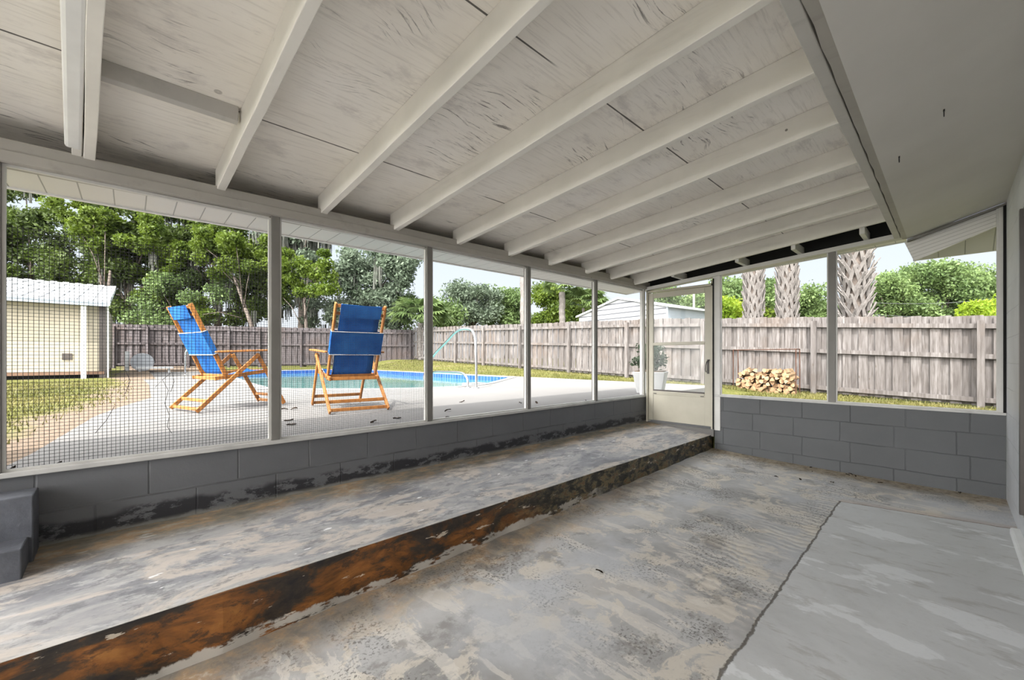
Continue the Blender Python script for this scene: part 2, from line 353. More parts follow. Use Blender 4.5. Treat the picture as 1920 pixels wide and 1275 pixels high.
def m_canvas():
    s=N('blue_canvas',.85,.1); p=s.pos(); n=s.noise(p,5,4); g=s.noise(p,90,3)
    c=s.ramp(n,[(.3,(.012,.075,.28)),(.7,(.03,.15,.42))]); s.col(c); s.bump(g,.2,.003)
    t=s.n('ShaderNodeBsdfTranslucent'); s.L(c,t.inputs[0]); mx=s.n('ShaderNodeMixShader'); mx.inputs[0].default_value=.3
    s.L(s.b.outputs[0],mx.inputs[1]); s.L(t.outputs[0],mx.inputs[2]); s.L(mx.outputs[0],s.out.inputs[0]); return s.m
def m_oiled():
    s=N('oiled_orange_wood',.45,.4); tc=s.n('ShaderNodeTexCoord').outputs['Object']; g=s.noise(s.scl(tc,25,25,4),1.,4,.6)
    s.col(s.ramp(g,[(.3,(.34,.12,.025)),(.7,(.56,.24,.06))])); return s.m
def m_glass(name='clear_glass',a=.92,c=(.8,.85,.85)):
    s=N(name,.05,.5); s.col(c); t=s.n('ShaderNodeBsdfTransparent'); mx=s.n('ShaderNodeMixShader'); mx.inputs[0].default_value=a
    s.L(s.b.outputs[0],mx.inputs[1]); s.L(t.outputs[0],mx.inputs[2]); s.L(mx.outputs[0],s.out.inputs[0]); return s.m
def m_palm():
    s=N('grey_palm_boots',.85,.1); p=s.pos(); n=s.noise(s.scl(p,20,20,6),1.,4,.6); s.col(s.ramp(n,[(.3,(.28,.25,.23)),(.7,(.52,.48,.45))])); return s.m
M=dict(ceil=m_ceiling(),raft=m_rafter(),raft2=m_rafter('grey_painted_lumber',(.62,.60,.57)),beam=m_rafter('beam_paint',(.66,.625,.57)),
 endblock=m_block('grey_block_end','' or (.125,.13,.138),'y',.2,.03,-.118), longblock=m_block('grey_block_long',(.125,.128,.136),'x',.5,-.278+.406,-.442,True),
 house=m_block('pale_block',(.60,.605,.62),'x',.5,.1,-.12,dark=.8,bump=.25), floor=m_floor(),tread=m_tread(),riser=m_riser(),fence=m_fence(),
 ground=m_ground(),deck=m_deck(),soffx=m_soffit('soffit_panel','x',.135),soffy=m_soffit('soffit_panel_end','y',.152),soffe=m_soffit('soffit_panel_eave','y',.18,(.60,.58,.57)),eave=plain('eave_paint',(.62,.60,.57),.6,.25,var=.06,sc=1.5,bump=.15),
 post=plain('post_aluminium',(.40,.38,.35),.5,.4,var=.08), post_w=plain('white_post_paint',(.70,.69,.66),.5,.4,var=.06), sill=plain('sill_white',(.72,.71,.69),.5,.3,var=.15),
 door=plain('cream_door_paint',(.60,.565,.46),.4,.4,var=.05), black=plain('black_metal',(.02,.02,.02),.4,.5), bronze=plain('dark_bronze_frame',(.06,.05,.045),.4,.5),
 white=plain('white_paint',(.8,.8,.79),.5,.3,var=.05), steel=plain('stainless_steel',(.75,.75,.76),.22,.5,1.,var=.05), water=m_water(),tile=m_tile(),coping=plain('coping_concrete',(.55,.54,.52),.7,.2),
 canvas=m_canvas(),piping=plain('white_piping',(.75,.74,.72),.7,.2),wood=m_oiled(),glass=m_glass(),siding=m_wall_siding(),palm=m_palm(),
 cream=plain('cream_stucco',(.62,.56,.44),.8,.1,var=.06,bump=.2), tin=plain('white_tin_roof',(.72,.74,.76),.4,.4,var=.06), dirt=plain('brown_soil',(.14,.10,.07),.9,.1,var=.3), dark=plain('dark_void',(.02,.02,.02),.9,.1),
 bark=plain('oak_bark',(.17,.14,.12),.9,.1,var=.35,sc=9,bump=.6), moss=plain('spanish_moss',(.30,.31,.27),.95,.05,var=.3,sc=3), deadleaf=plain('dead_leaf',(.035,.025,.018),.8,.1,var=.4,sc=40),
 wire=plain('screen_wire',(.035,.035,.04),.6,.3), rust=plain('rusty_steel',(.20,.085,.05),.8,.2,var=.4,sc=14), log=plain('split_log_bark',(.25,.17,.10),.85,.1,var=.4,sc=12), logend=plain('log_end_grain',(.60,.43,.24),.8,.1,var=.35,sc=9),
 blue_siding=plain('grey_blue_siding',(.33,.38,.43),.5,.3,var=.05), pot=plain('white_planter',(.72,.72,.72),.5,.3,var=.06), cable=plain('power_cable',(.20,.21,.22),.6,.2), grass=m_leaf('grass_blades',(.13,.17,.03),(.34,.36,.12),.3))
s=N('white_gable_siding',.5,.3); _x,_y,_z=s.sep(s.pos()); f=s.math('FRACT',s.math('DIVIDE',_z,.20)); s.col(s.mix(s.step(f,.26,.12),(.80,.81,.83),(.10,.11,.13))); M['gable']=s.m
LEAF=dict(oak=m_leaf('oak_leaves',(.045,.085,.018),(.16,.26,.045)),bright=m_leaf('sunny_leaves',(.10,.19,.02),(.30,.46,.06),.45),grey=m_leaf('greyish_leaves',(.075,.11,.055),(.20,.26,.15)),
 mid=m_leaf('mid_leaves',(.07,.13,.03),(.22,.34,.09)),lime=m_leaf('lime_leaves',(.22,.36,.02),(.50,.62,.06),.45),palm=m_leaf('palm_leaves',(.07,.12,.035),(.22,.30,.11)))
def tone(m,f):
    fs=f if isinstance(f,tuple) else (f,f,f)
    for n in m.node_tree.nodes:
        if n.type=='VALTORGB':
            for e in n.color_ramp.elements: c=e.color; e.color=(c[0]*fs[0],c[1]*fs[1],c[2]*fs[2],1)
        elif n.type=='MIX':
            for i in (6,7):
                if not n.inputs[i].is_linked: c=n.inputs[i].default_value; n.inputs[i].default_value=(c[0]*fs[0],c[1]*fs[1],c[2]*fs[2],1)
for k,f in dict(ground=(.48,.42,.44),deck=.34,coping=.42,fence=(.30,.305,.325),palm=.30,cream=.55,tin=.6,gable=.30,steel=.75,blue_siding=.6,water=.6,tile=(.35,.4,.5),canvas=(1.1,1.1,1.1),wood=.62,piping=.6,log=.6,logend=(.46,.39,.40),rust=.22,endblock=.68,grass=(.50,.42,.45),moss=.28,pot=.6,soffx=.8,bark=.6,beam=.56,post=.45,door=.66,raft2=.8,sill=.68,cable=.3,post_w=.8).items(): tone(M[k],f)
for k,f in dict(oak=(.42,.38,.36),bright=(.36,.33,.3),grey=(.72,.70,.85),mid=(.60,.56,.72),lime=.55,palm=.75).items(): tone(LEAF[k],f)
M['fence_far']=m_fence(); M['fence_far'].name='shaded_weathered_fence'; tone(M['fence_far'],(.24,.235,.27))  # darker copy of the fence wood, with tree shade put into its colour
# ---------------------------------------------------------------- porch shell
XE=5.346; YW=2.961; YS=2.051; YR=-.312; XL=-3.1
ST='structure'
def grid(x0,x1,nx,y0,y1,ny,zf):
    b=MB()
    for i in range(nx+1):
        for j in range(ny+1):
            x=x0+(x1-x0)*i/nx;y=y0+(y1-y0)*j/ny; b.v.append((x,y,zf(x,y)))
    for i in range(nx):
        for j in range(ny):
            a=i*(ny+1)+j; b.f.append((a,a+ny+1,a+ny+2,a+1)); b.m.append(0)
    return b
def floorz(x,y):
    k=max(0,min(1,y/YS)); return k*k*(-.035+.085*max(0,min(1,x/XE)))
b=grid(XL,XE+.02,60,YR,YS+.02,24,floorz); b.build('floor',M['floor'],kind=ST)
# raised step along the screen wall: tread with riser
st=empty('step',(XL+.5,YS,0),label='long raised concrete step with a rust-stained riser running to the cream door',cat='step')
b=MB(); b.hexa([(XL,YS+.004,.10),(XE,YS+.004,.10),(XE,YW-.0145,.10),(XL,YW-.0145,.10),(XL,YS+.004,.214),(XE,YS+.004,.216),(XE,YW-.0145,.286),(XL,YW-.0145,.286)])
b.build('tread',M['tread'],st)
b=MB(); n=90
for i in range(n):
    x0=XL+(XE-XL)*i/n; x1=XL+(XE-XL)*(i+1)/n
    w0=.006*math.sin(i*1.7)+.004*math.sin(i*.63); w1=.006*math.sin((i+1)*1.7)+.004*math.sin((i+1)*.63)
    b.hexa([(x0,YS-.012+w0,-.06),(x1,YS-.012+w1,-.06),(x1,YS+.1,-.06),(x0,YS+.1,-.06),(x0,YS+w0*.5,.2135),(x1,YS+w1*.5,.2135),(x1,YS+.1,.21),(x0,YS+.1,.21)])
b.build('riser',M['riser'],st,label='rust and black stained riser')
# screen wall base (pool side)
b=MB(); b.box(XL,XE+.2,YW,YW+.19,.10,.635); b.hexa([(XL,YW-.014,.15),(XE,YW-.014,.15),(XE,YW,.15),(XL,YW,.15),(XL,YW-.014,.438),(XE,YW-.014,.438),(XE,YW,.45),(XL,YW,.45)])
b.build('wall_pool_side',M['longblock'],kind=ST)
# end wall base, right of the door
b=MB(); b.box(XE,XE+.19,YR-.2,2.02,-.1,.70); b.build('wall_end',M['endblock'],kind=ST)
# house wall: with door opening X 3.33..4.24
b=MB(); b.box(4.24,XE+.19,YR-.2,YR,-.1,2.62); b.box(3.33,4.24,YR-.2,YR,2.14,2.62); b.box(3.33,4.24,YR-.2,YR,-.1,.17); b.box(XL,3.33,YR-.2,YR,-.1,2.62)
b.build('wall_house',M['house'],kind=ST)
b=MB(); b.box(3.2,4.33,YR-.01,YR+.045,-.01,.045); b.build('trim_1',M['white'],kind=ST,bevel=.012)
dr=empty('door_2',(3.78,YR-.05,.17),kind=ST)
b=MB(); b.box(3.33,3.38,YR-.09,YR-.004,.17,2.14); b.box(4.19,4.24,YR-.09,YR+.012,.17,2.14); b.box(3.33,4.24,YR-.09,YR-.004,2.09,2.14); b.build('frame',M['bronze'],dr)
b=MB(); b.box(3.38,4.19,YR-.075,YR-.045,.175,2.09); b.build('slab',M['door'],dr)
b=MB(); b.ball((3.46,YR-.02,1.05),.03); b.build('knob',M['steel'],dr)
# porch roof deck
def roofz(y): return 2.60-.10*y
b=MB(); b.hexa([(XL,.33,roofz(.33)),(5.62,.33,roofz(.33)),(5.62,3.44,roofz(3.44)),(XL,3.44,roofz(3.44)),(XL,.33,roofz(.33)+.03),(5.62,.33,roofz(.33)+.03),(5.62,3.44,roofz(3.44)+.03),(XL,3.44,roofz(3.44)+.03)])
b.build('ceiling',M['ceil'],kind=ST)
# rafters
RX=[(-1.30,-1.26),(-.71,-.67),(-.125,.030),(.414,.478),(.994,1.047),(1.531,1.64),(2.119,2.217),(2.724,2.778),(3.307,3.423),(3.945,3.981),(4.457,4.457),(5.023,5.037)]
RL=['second white rafter behind the camera side of the roof','white rafter just left of the view above the step block','white rafter in the doubled set nearest the left edge','first single white rafter right of the doubled set','second single white rafter from the left, above the blue chairs','third single white rafter from the left','fourth single white rafter from the left, mid ceiling','fifth single white rafter from the left','fourth white rafter from the door wall','third white rafter from the door wall','second white rafter from the door wall','last white rafter, the one nearest the door wall']
def rafter(xa,xb,w,lab,y0=.365,y1=3.38,zo=0,mat='raft',h=None,name='rafter',x_off=0):
    zb=lambda y:2.463-.1*y+zo
    def xx(y): k=(2.9-y)/2.48; return xa+(xb-xa)*k
    b=MB(); n=8; 
    ys=[y0+(y1-y0)*i/n for i in range(n+1)]
    for i,y in enumerate(ys):
        jig=.0015*math.sin(i*2.3+xa*7); x=xx(y)+jig; zt=roofz(y)-.001 if h is None else zb(y)+h
        b.v+=[(x-w,y,zb(y)),(x,y,zb(y)),(x,y,zt),(x-w,y,zt)]
    for i in range(n):
        a=i*4
        for k in range(4): b.f.append((a+k,a+(k+1)%4,a+4+(k+1)%4,a+4+k)); b.m.append(0)
    b.f+=[(3,2,1,0),(4*n,4*n+1,4*n+2,4*n+3)]; b.m+=[0,0]
    o=b.build(name,M[mat],loc=(xx(1.5),1.5,zb(1.5)),bevel=.003,label=lab,cat='rafter',group='roof rafters over the porch'); return o
for (xa,xb),lab in list(zip(RX,RL))[1:]: rafter(xa,xb,.042,lab,y1=2.99)
# doubled set at the left: sister board and a boxed chase next to it
rafter(-.173,-.018,.034,'thin white sister board beside the rafter nearest the left edge',y1=2.99,zo=.004)
b=MB(); b.hexa([(-.228,2.86,2.177),(-.170,2.86,2.177),(.004,.38,2.43),(-.054,.38,2.43),(-.228,2.86,2.28),(-.170,2.86,2.28),(.004,.38,2.53),(-.054,.38,2.53)])
b.build('boxed_duct',M['white'],loc=(-.25,1.6,2.3),bevel=.012,label='white rounded boxed duct running beside the doubled rafters at left',cat='duct')
b=MB(); b.hexa([(-.123,2.30,2.30),(.375,2.30,2.30),(.375,2.345,2.30),(-.12,2.345,2.30),(-.123,2.30,2.37),(.375,2.30,2.37),(.375,2.345,2.366),(-.12,2.345,2.366)])
b.build('blocking_board',M['raft2'],loc=(.13,2.32,2.3),bevel=.003,label='short grey crosspiece nailed between two rafters at upper left',cat='board')
# beam on top of the screen posts (sags a little towards the left)
def bz(x): return 2.074+.0125*(x+.43)
b=MB()
for (ya,yb,za,zb_,m) in ((2.93,2.975,.0,.105,0),(2.94,2.975,-.001,.046,0),(2.975,3.06,0.004,.100,0)):
    b.hexa([(XL,ya,bz(XL)+za),(XE+.1,ya,bz(XE)+za),(XE+.1,yb,bz(XE)+za),(XL,yb,bz(XL)+za),(XL,ya,bz(XL)+zb_),(XE+.1,ya,bz(XE)+zb_),(XE+.1,yb,bz(XE)+zb_),(XL,yb,bz(XL)+zb_)])
b.hexa([(XL,2.921,bz(XL)),(XE,2.921,bz(XE)),(XE,2.932,bz(XE)),(XL,2.932,bz(XL)),(XL,2.921,bz(XL)+.05),(XE,2.921,bz(XE)+.05),(XE,2.932,bz(XE)+.05),(XL,2.932,bz(XL)+.05)])
b.build('header_beam',M['beam'],loc=(2.4,2.95,2.1),bevel=.003,label='long weathered beige beam over the screen openings facing the pool',cat='beam')
# overhang soffit + fascia, pool side and end
b=MB(); b.hexa([(XL,3.06,bz(XL)+.02),(5.62,3.06,bz(XE)+.02),(5.62,3.42,bz(XE)+.02),(XL,3.42,bz(XL)+.02),(XL,3.06,bz(XL)+.035),(5.62,3.06,bz(XE)+.035),(5.62,3.42,bz(XE)+.035),(XL,3.42,bz(XL)+.035)])
b.build('trim_2',M['soffx'],kind=ST)
b=MB(); b.hexa([(XL,3.42,bz(XL)+.012),(5.64,3.42,bz(XE)+.012),(5.64,3.445,bz(XE)+.012),(XL,3.445,bz(XL)+.012),(XL,3.42,2.33),(5.64,3.42,2.33),(5.64,3.445,2.33),(XL,3.445,2.33)])
b.build('trim_3',M['white'],kind=ST)
def ez(y): return 2.130+.072*(2.94-y)
b=MB(); b.hexa([(XE+.09,.30,ez(.30)+.018),(5.62,.30,ez(.30)+.018),(5.62,3.42,bz(XE)+.02),(XE+.09,3.06,ez(3.06)+.018),(XE+.09,.30,ez(.30)+.033),(5.62,.30,ez(.30)+.033),(5.62,3.42,bz(XE)+.035),(XE+.09,3.06,ez(3.06)+.033)])
b.build('trim_4',M['soffy'],kind=ST)
b=MB(); b.hexa([(5.62,.30,ez(.30)+.01),(5.645,.30,ez(.30)+.01),(5.645,3.445,bz(XE)+.012),(5.62,3.445,bz(XE)+.012),(5.62,.30,2.60),(5.645,.30,2.60),(5.645,3.445,2.29),(5.62,3.445,2.29)])
b.build('trim_5',M['white'],kind=ST)
# end wall plate
b=MB(); b.hexa([(XE-.03,.27,ez(.27)),(XE+.09,.27,ez(.27)),(XE+.09,2.96,ez(2.96)),(XE-.03,2.96,ez(2.96)),(XE-.03,.27,ez(.27)+.045),(XE+.09,.27,ez(.27)+.045),(XE+.09,2.96,ez(2.96)+.045),(XE-.03,2.96,ez(2.96)+.045)])
b.build('top_plate',M['post_w'],loc=(XE,1.6,2.2),bevel=.003,label='sloping white plate along the top of the door wall',cat='beam')
# dark sheet standing in for the shade in the gap above the plate
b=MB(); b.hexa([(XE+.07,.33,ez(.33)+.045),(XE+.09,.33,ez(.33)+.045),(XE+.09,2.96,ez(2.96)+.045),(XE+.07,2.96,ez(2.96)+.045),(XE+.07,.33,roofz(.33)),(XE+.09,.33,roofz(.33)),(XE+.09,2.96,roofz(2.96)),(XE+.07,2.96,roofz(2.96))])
b.build('wall_gap_shade',M['dark'],kind=ST)
for px,lab in ((1265,'small white lookout block above the door'),(1385,'small white lookout block above the woodpile'),(1490,'small white lookout block between two palm trunks'),(1618,'small white lookout block nearest the house eave')):
    a,bb=ray(px); t=5.10/a; y=bb*t; z0=ez(y)+.046
    b=MB(); b.box(5.039,XE+.07,y-.02,y+.02,z0,z0+.085); b.build('lookout_block',M['post_w'],loc=(5.2,y,z0),bevel=.003,label=lab,cat='block',group='lookout blocks over the door wall')
# ledger between porch roof and house eave
b=MB(); b.hexa([(XL,.326,2.31),(XE-.03,.326,2.31),(XE-.03,.372,2.31),(XL,.372,2.31),(XL,.326,2.56),(XE-.03,.326,2.56),(XE-.03,.372,2.56),(XL,.372,2.56)])
b.build('ledger_board',M['raft2'],loc=(1.5,.35,2.31),bevel=.004,label='long grey-beige ledger board where rafters meet the house eave',cat='beam')
b=MB()
n=60
for i in range(n):
    x0=XL+(XE+.0-XL)*i/n;x1=XL+(XE-XL)*(i+1)/n
    j0=.003*math.sin(i*2.9);j1=.003*math.sin((i+1)*2.9)
    b.hexa([(x0,.283,2.300),(x1,.283,2.300),(x1,.318+j1,2.300),(x0,.318+j0,2.300),(x0,.283,2.5),(x1,.283,2.5),(x1,.318+j1,2.5),(x0,.318+j0,2.5)])
b.build('fascia_board',M['beam'],loc=(1.5,.3,2.3),label='narrow fascia strip with peeling edge beside the ledger board',cat='board')
# house eave soffit (rises to the house)
def sz(y): return 2.296+.311*(.283-y)
b=MB(); b.hexa([(XL,YR-.2,sz(YR-.2)),(XE,YR-.2,sz(YR-.2)),(XE,.282,sz(.283)),(XL,.282,sz(.283)),(XL,YR-.2,sz(YR-.2)+.03),(XE,YR-.2,sz(YR-.2)+.03),(XE,.283,sz(.283)+.03),(XL,.283,sz(.283)+.03)])
b.build('ceiling_eave',M['eave'],kind=ST)
# house roof mass above (shades the porch)
b=MB(); b.hexa([(XL-3,-4.5,sz(-4.5)+.06),(XE+.25,-4.5,sz(-4.5)+.06),(XE+.25,.36,2.42),(XL-3,.36,2.42),(XL-3,-4.5,sz(-4.5)+.2),(XE+.25,-4.5,sz(-4.5)+.2),(XE+.25,.36,2.64),(XL-3,.36,2.64)])
b.build('house_roof',M['tin'],loc=(0,-2,3),kind=ST)
b=MB(); b.box(XL-3,XE+.19,-6,YR-.21,-.1,2.5); b.build('house_body',M['house'],loc=(0,-3,0),kind=ST)
# hooks in the eave
def hook(px,py,lab):
    a,bb=ray(px); k=(HY-py)/F   # H+k t = 2.296+.311*(.283-bb t)
    t=(2.296+.311*.283-H)/(k+.311*bb); x,y=a*t,bb*t; z=sz(y)
    b=MB(); b.tube([(x,y,z+.004),(x,y,z-.012)],.0035,8); b.tube([(x+.012*math.sin(q),y,z-.022+.012*math.cos(q)) for q in [i*.55 for i in range(11)]],.0022,6)
    b.build('ceiling_hook',M['black'],loc=(x,y,z),smooth=True,label=lab,cat='hook')
hook(1770,205,'small rusty cup hook in the eave, the one farther from the ledger'); hook(1686,293,'small rusty cup hook in the eave, the one nearer the ledger board')
# corner: small steps at left
b=MB(); b.box(-1.5,-.316,2.79,YW-.015,.27,.57); b.box(-1.5,-.33,2.635,2.80,.255,.388)
b.build('entry_steps',M['longblock'] if 0 else plain('grey_step_paint',(.095,.10,.118),.55,.4,var=.3,sc=9,bump=.5),loc=(-.9,2.8,.27),bevel=.005,label='small grey painted block steps against the screen wall at left',cat='steps')
# ---------------------------------------------------------------- screen openings
posts=[-.467,.645,1.785,2.95,4.12]
postx=[(-.50,-.43)]
for px0,px1 in ((507.5,526),(796.5,813.5),(983,999),(1111,1123.5)):
    xs=[]
    for px in (px0,px1):
        a,bb=ray(px); xs.append(a/bb*YW)
    postx.append((xs[0],xs[1]))
postx=[(-.50,-.43)]+[((a+b_)/2-.028,(a+b_)/2+.022) for a,b_ in postx[1:]]
ti=6
zs=.655
for i,(a,b_) in enumerate(postx+[(XE-.075,XE-.02)]):
    b=MB(); b.box(a,b_,YW-.012,YW+.045,.655,bz(a)+.003); b.build('trim_%d'%ti,M['post'] if i<5 else M['post_w'],kind=ST,bevel=.003); ti+=1
b=MB(); b.box(XL,XE,YW-.022,YW+.06,.630,.655); b.build('trim_%d'%ti,M['sill'],kind=ST,bevel=.004); ti+=1
b=MB(); b.box(XE-.022,XE+.06,YR,2.02,.700,.722); b.build('trim_%d'%ti,M['sill'],kind=ST,bevel=.004); ti+=1
def veil(name,a):
    s=N(name,.9,.0); s.col((.10,.10,.11)); t=s.n('ShaderNodeBsdfTransparent'); mx=s.n('ShaderNodeMixShader'); mx.inputs[0].default_value=a
    s.L(s.b.outputs[0],mx.inputs[1]); s.L(t.outputs[0],mx.inputs[2]); s.L(mx.outputs[0],s.out.inputs[0]); return s.m
M['veil']=veil('fine_insect_screen',.95)
allp=postx+[(XE-.075,XE-.02)]
wn=1
for i in range(5):
    x0=allp[i][1]; x1=allp[i+1][0]; z0=.655; z1=bz(x0)
    w=empty('window_%d'%wn,((x0+x1)/2,YW,z0),kind=ST); wn+=1
    b=MB(); t=.012
    b.box(x0,x0+t,YW,YW+.02,z0,z1); b.box(x1-t,x1,YW,YW+.02,z0,z1); b.box(x0+t,x1-t,YW,YW+.02,z0,z0+t); b.box(x0+t,x1-t,YW,YW+.02,z1-t,z1+.004); b.build('frame',M['post_w'],w)
    if i<2:
        sp=(.0165,.0125)[i]; r=(.0009,.00055)[i]; ztop=(1.80,1.62)[i]; b=MB(); Y=YW+.012; k=0; x=x0+t
        while x<x1-t:
            b.hexa([(x-r,Y-r,z0),(x+r,Y-r,z0),(x+r,Y+r,z0),(x-r,Y+r,z0),(x-r,Y-r,ztop),(x+r,Y-r,ztop),(x+r,Y+r,ztop),(x-r,Y+r,ztop)]); x+=sp
        z=z0+t
        while z<ztop: b.box(x0+t,x1-t,Y-r,Y+r,z-r,z+r); z+=sp
        b.build('screen_mesh',M['wire'],w,label='coarse dark wire mesh')
        if i==0:
            b=MB()
            for pts in ([(.10,1.02),(.13,1.06),(.155,1.0),(.14,.93),(.16,.86),(.15,.8),(.17,.76)],[(.13,1.06),(.17,1.10),(.18,1.05),(.165,.99)],[(-.06,1.09),(-.02,1.12),(.0,1.06),(-.02,.99)],[(-.13,.80),(-.09,.86),(-.06,.93)]):
                b.tube([(q+.0,YW-.002+.01*math.sin(9*q),z_) for q,z_ in pts],.0013,5)
            b.build('loose_strand',M['wire'],w)
    b=MB(); b.add([(x0,YW+.016,z0),(x1,YW+.016,z0),(x1,YW+.016,z1),(x0,YW+.016,z1)],[(0,1,2,3)]); b.build('insect_screen',M['veil'],w)
# end wall openings
def yend(px): a,bb=ray(px); return bb/a*XE
yp=[(yend(1351),yend(1337)),(yend(1567),yend(1553)),(YR,yend(1872.5))]   # (low y, high y)
for i,(a,b_) in enumerate(yp):
    b=MB(); 
    if i<2: b.box(XE-.012,XE+.045,a,b_,.722 if i else .28,ez(a)+.002); b.build('trim_%d'%ti,M['post_w'] if i==0 else M['post'],kind=ST,bevel=.003)
    else:
        b.box(XE-.006,XE+.045,YR+.014,b_,.722,sz(YR)-.02); b.build('trim_%d'%ti,M['post_w'],kind=ST,bevel=.002); ti+=1
        b=MB(); b.box(XE-.02,XE+.02,YR+.001,YR+.017,.722,sz(YR)-.015); b.build('trim_%d'%ti,M['dark'],kind=ST)
    ti+=1
for lo,hi in ((yp[1][1],yp[0][0]),(yp[2][1],yp[1][0])):
    w=empty('window_%d'%wn,(XE,(lo+hi)/2,.722),kind=ST); wn+=1; t=.012; zl=lambda y:(ez(y) if y>.3 else sz(y)-.03)
    b=MB(); b.box(XE+.0,XE+.02,lo,lo+t,.722,zl(lo)); b.box(XE,XE+.02,hi-t,hi,.722,zl(hi)); b.box(XE,XE+.02,lo+t,hi-t,.722,.734); b.build('frame',M['post_w'],w)
    b=MB(); 
    pts=[(XE+.012,lo,.73),(XE+.012,hi,.73),(XE+.012,hi,zl(hi))]
    if lo<.28: pts+=[(XE+.012,.285,ez(.285)),(XE+.012,.283,sz(.283)-.03)]
    pts+=[(XE+.012,lo,zl(lo))]
    b.add(pts,[tuple(range(len(pts)))]); b.build('insect_screen',M['veil'],w)
# trim under the eave at the end wall + outside eave return
b=MB(); b.hexa([(XE-.03,YR,sz(YR)-.028),(XE+.02,YR,sz(YR)-.028),(XE+.02,.283,sz(.283)-.028),(XE-.03,.283,sz(.283)-.028),(XE-.03,YR,sz(YR)-.008),(XE+.02,YR,sz(YR)-.008),(XE+.02,.283,sz(.283)-.008),(XE-.03,.283,sz(.283)-.008)])
b.build('trim_%d'%ti,M['post'],kind=ST); ti+=1
pA=onX(1696,455,5.45);pB=onX(1875,388,5.45);pC=onX(1875,412,5.45);pD=onX(1714,490,5.45)
pB.y-=.25;pC.y-=.25; pB.z+=.075;pC.z+=.06
b=MB(); e=Vector((.03,0,0)); b.hexa([pD,pD+e,pC+e,pC,pA,pA+e,pB+e,pB]); b.build('eave_return',M['siding'],loc=pD,label='lapped white siding strip under the house eave beyond the end screen',cat='siding')
qA=onX(1712,489,6.0);qB=onX(1875,467,6.0); qB.y-=.5; qB.z=qA.z
rA=Vector((5.48,qA.y-.02,qA.z+.20));rB=Vector((5.48,qB.y,qA.z+.20))
u=Vector((0,0,.02)); b=MB(); b.hexa([rA,qA,qB,rB,rA+u,qA+u,qB+u,rB+u]); b.build('eave_soffit_panel',M['soffe'],loc=qA,label='grooved beige soffit panel hanging outside the end screen by the house',cat='soffit')
b=MB(); b.hexa([qA,qA+e,qB+e,qB,qA+Vector((0,0,.12)),qA+e+Vector((0,0,.12)),qB+e+Vector((0,0,.12)),qB+Vector((0,0,.12))]); b.build('trim_%d'%ti,M['white'],kind=ST); ti+=1
# ---------------------------------------------------------------- storm door
d=empty('door_1',(XE,2.49,.285),kind=ST)
y0,y1=2.06,2.912; gz=lambda:0
b=MB(); b.box(XE-.02,XE+.06,2.912,2.94,.285,2.13); b.box(XE-.02,XE+.06,2.035,2.058,.285,2.155); b.hexa([(XE-.02,2.035,2.085),(XE+.06,2.035,2.085),(XE+.06,2.94,2.098),(XE-.02,2.94,2.098),(XE-.02,2.035,2.115),(XE+.06,2.035,2.115),(XE+.06,2.94,2.118),(XE-.02,2.94,2.118)]); b.build('door_frame',M['door'],d,bevel=.003)
b=MB(); b.box(XE,XE+.03,2.06,2.142,.315,2.083); b.box(XE,XE+.03,2.843,2.91,.315,2.083); b.box(XE,XE+.03,2.142,2.843,2.012,2.083); b.box(XE-.004,XE+.03,2.142,2.843,1.352,1.392); b.box(XE,XE+.03,2.142,2.843,.675,.722); b.box(XE-.006,XE+.02,2.142,2.843,.70,.722); b.build('stile_frame',M['door'],d,bevel=.004)
b=MB(); b.box(XE+.008,XE+.024,2.142,2.843,.315,.675); b.build('kick_panel',M['door'],d)
b=MB(); b.box(XE+.012,XE+.018,2.142,2.843,.735,1.352); b.build('lower_glass',M['glass'],d)
b=MB(); b.box(XE+.016,XE+.022,2.142,2.843,1.392,2.012); b.build('upper_glass',M['glass'],d)
b=MB(); b.box(XE-.002,XE+.02,2.142,2.843,.722,.742); b.build('glass_gasket',M['bronze'],d)
b=MB(); b.box(XE-.012,XE,2.085,2.108,.98,1.16); b.tube([(XE-.012,2.096,1.14),(XE-.035,2.1,1.135),(XE-.045,2.11,1.09),(XE-.043,2.115,1.03),(XE-.03,2.11,1.0)],.006,8); b.tube([(XE-.01,2.09,1.15),(XE-.03,2.075,1.155)],.008,8); b.build('handle',M['bronze'],d)
b=MB()
for yy in (2.17,2.81): b.box(XE-.012,XE-.004,yy-.02,yy+.02,.683,.692)
b.build('glass_clip',M['black'],d)
b=MB(); b.box(XE-.03,XE+.5,2.02,2.94,.20,.288); b.build('trim_%d'%ti,M['deck'],kind=ST); ti+=1   # threshold slab
b=MB(); b.box(XE-.03,XE-.014,2.022,2.034,.29,2.17);b.build('trim_%d'%ti,M['dark'],kind=ST); ti+=1
# ---------------------------------------------------------------- ground, deck and pool
DZ=.62
def sm(a,b,x):
    t=max(0,min(1,(x-a)/(b-a))); return t*t*(3-2*t)
def gz(x,y):
    zf=.235+.040*max(-8,min(y,22)); z=zf
    if y>3.15 or x<0:
        hi=.59+.10*sm(10,22,y)+.0*x; k=1-sm(8.4,11.2,x); z=hi*k+zf*(1-k)
    if y<=3.15 and x>5.4: z=.27+(zf-.27)*sm(6,9,x)
    if XL-.2<x<5.45 and y<3.12: z=-.30
    if x<=XL-.2 and y<3.12: z=-.08
    if .7<x<8.2 and 3.6<y<21.1: z=-1.2
    if y>23: z+=.0
    return z
b=grid(-22,46,272,-14,62,304,gz); b.build('lawn',M['ground'],kind=ST,loc=(0,0,0))
pool=[(1.95,10.2),(1.9,8.75),(2.15,8.15),(2.7,7.6),(3.3,7.05),(4.0,6.68),(4.6,6.58),(5.15,6.66),(5.75,6.95),(8.15,8.75),(8.15,20.2),(2.6,20.2),(2.2,14)]
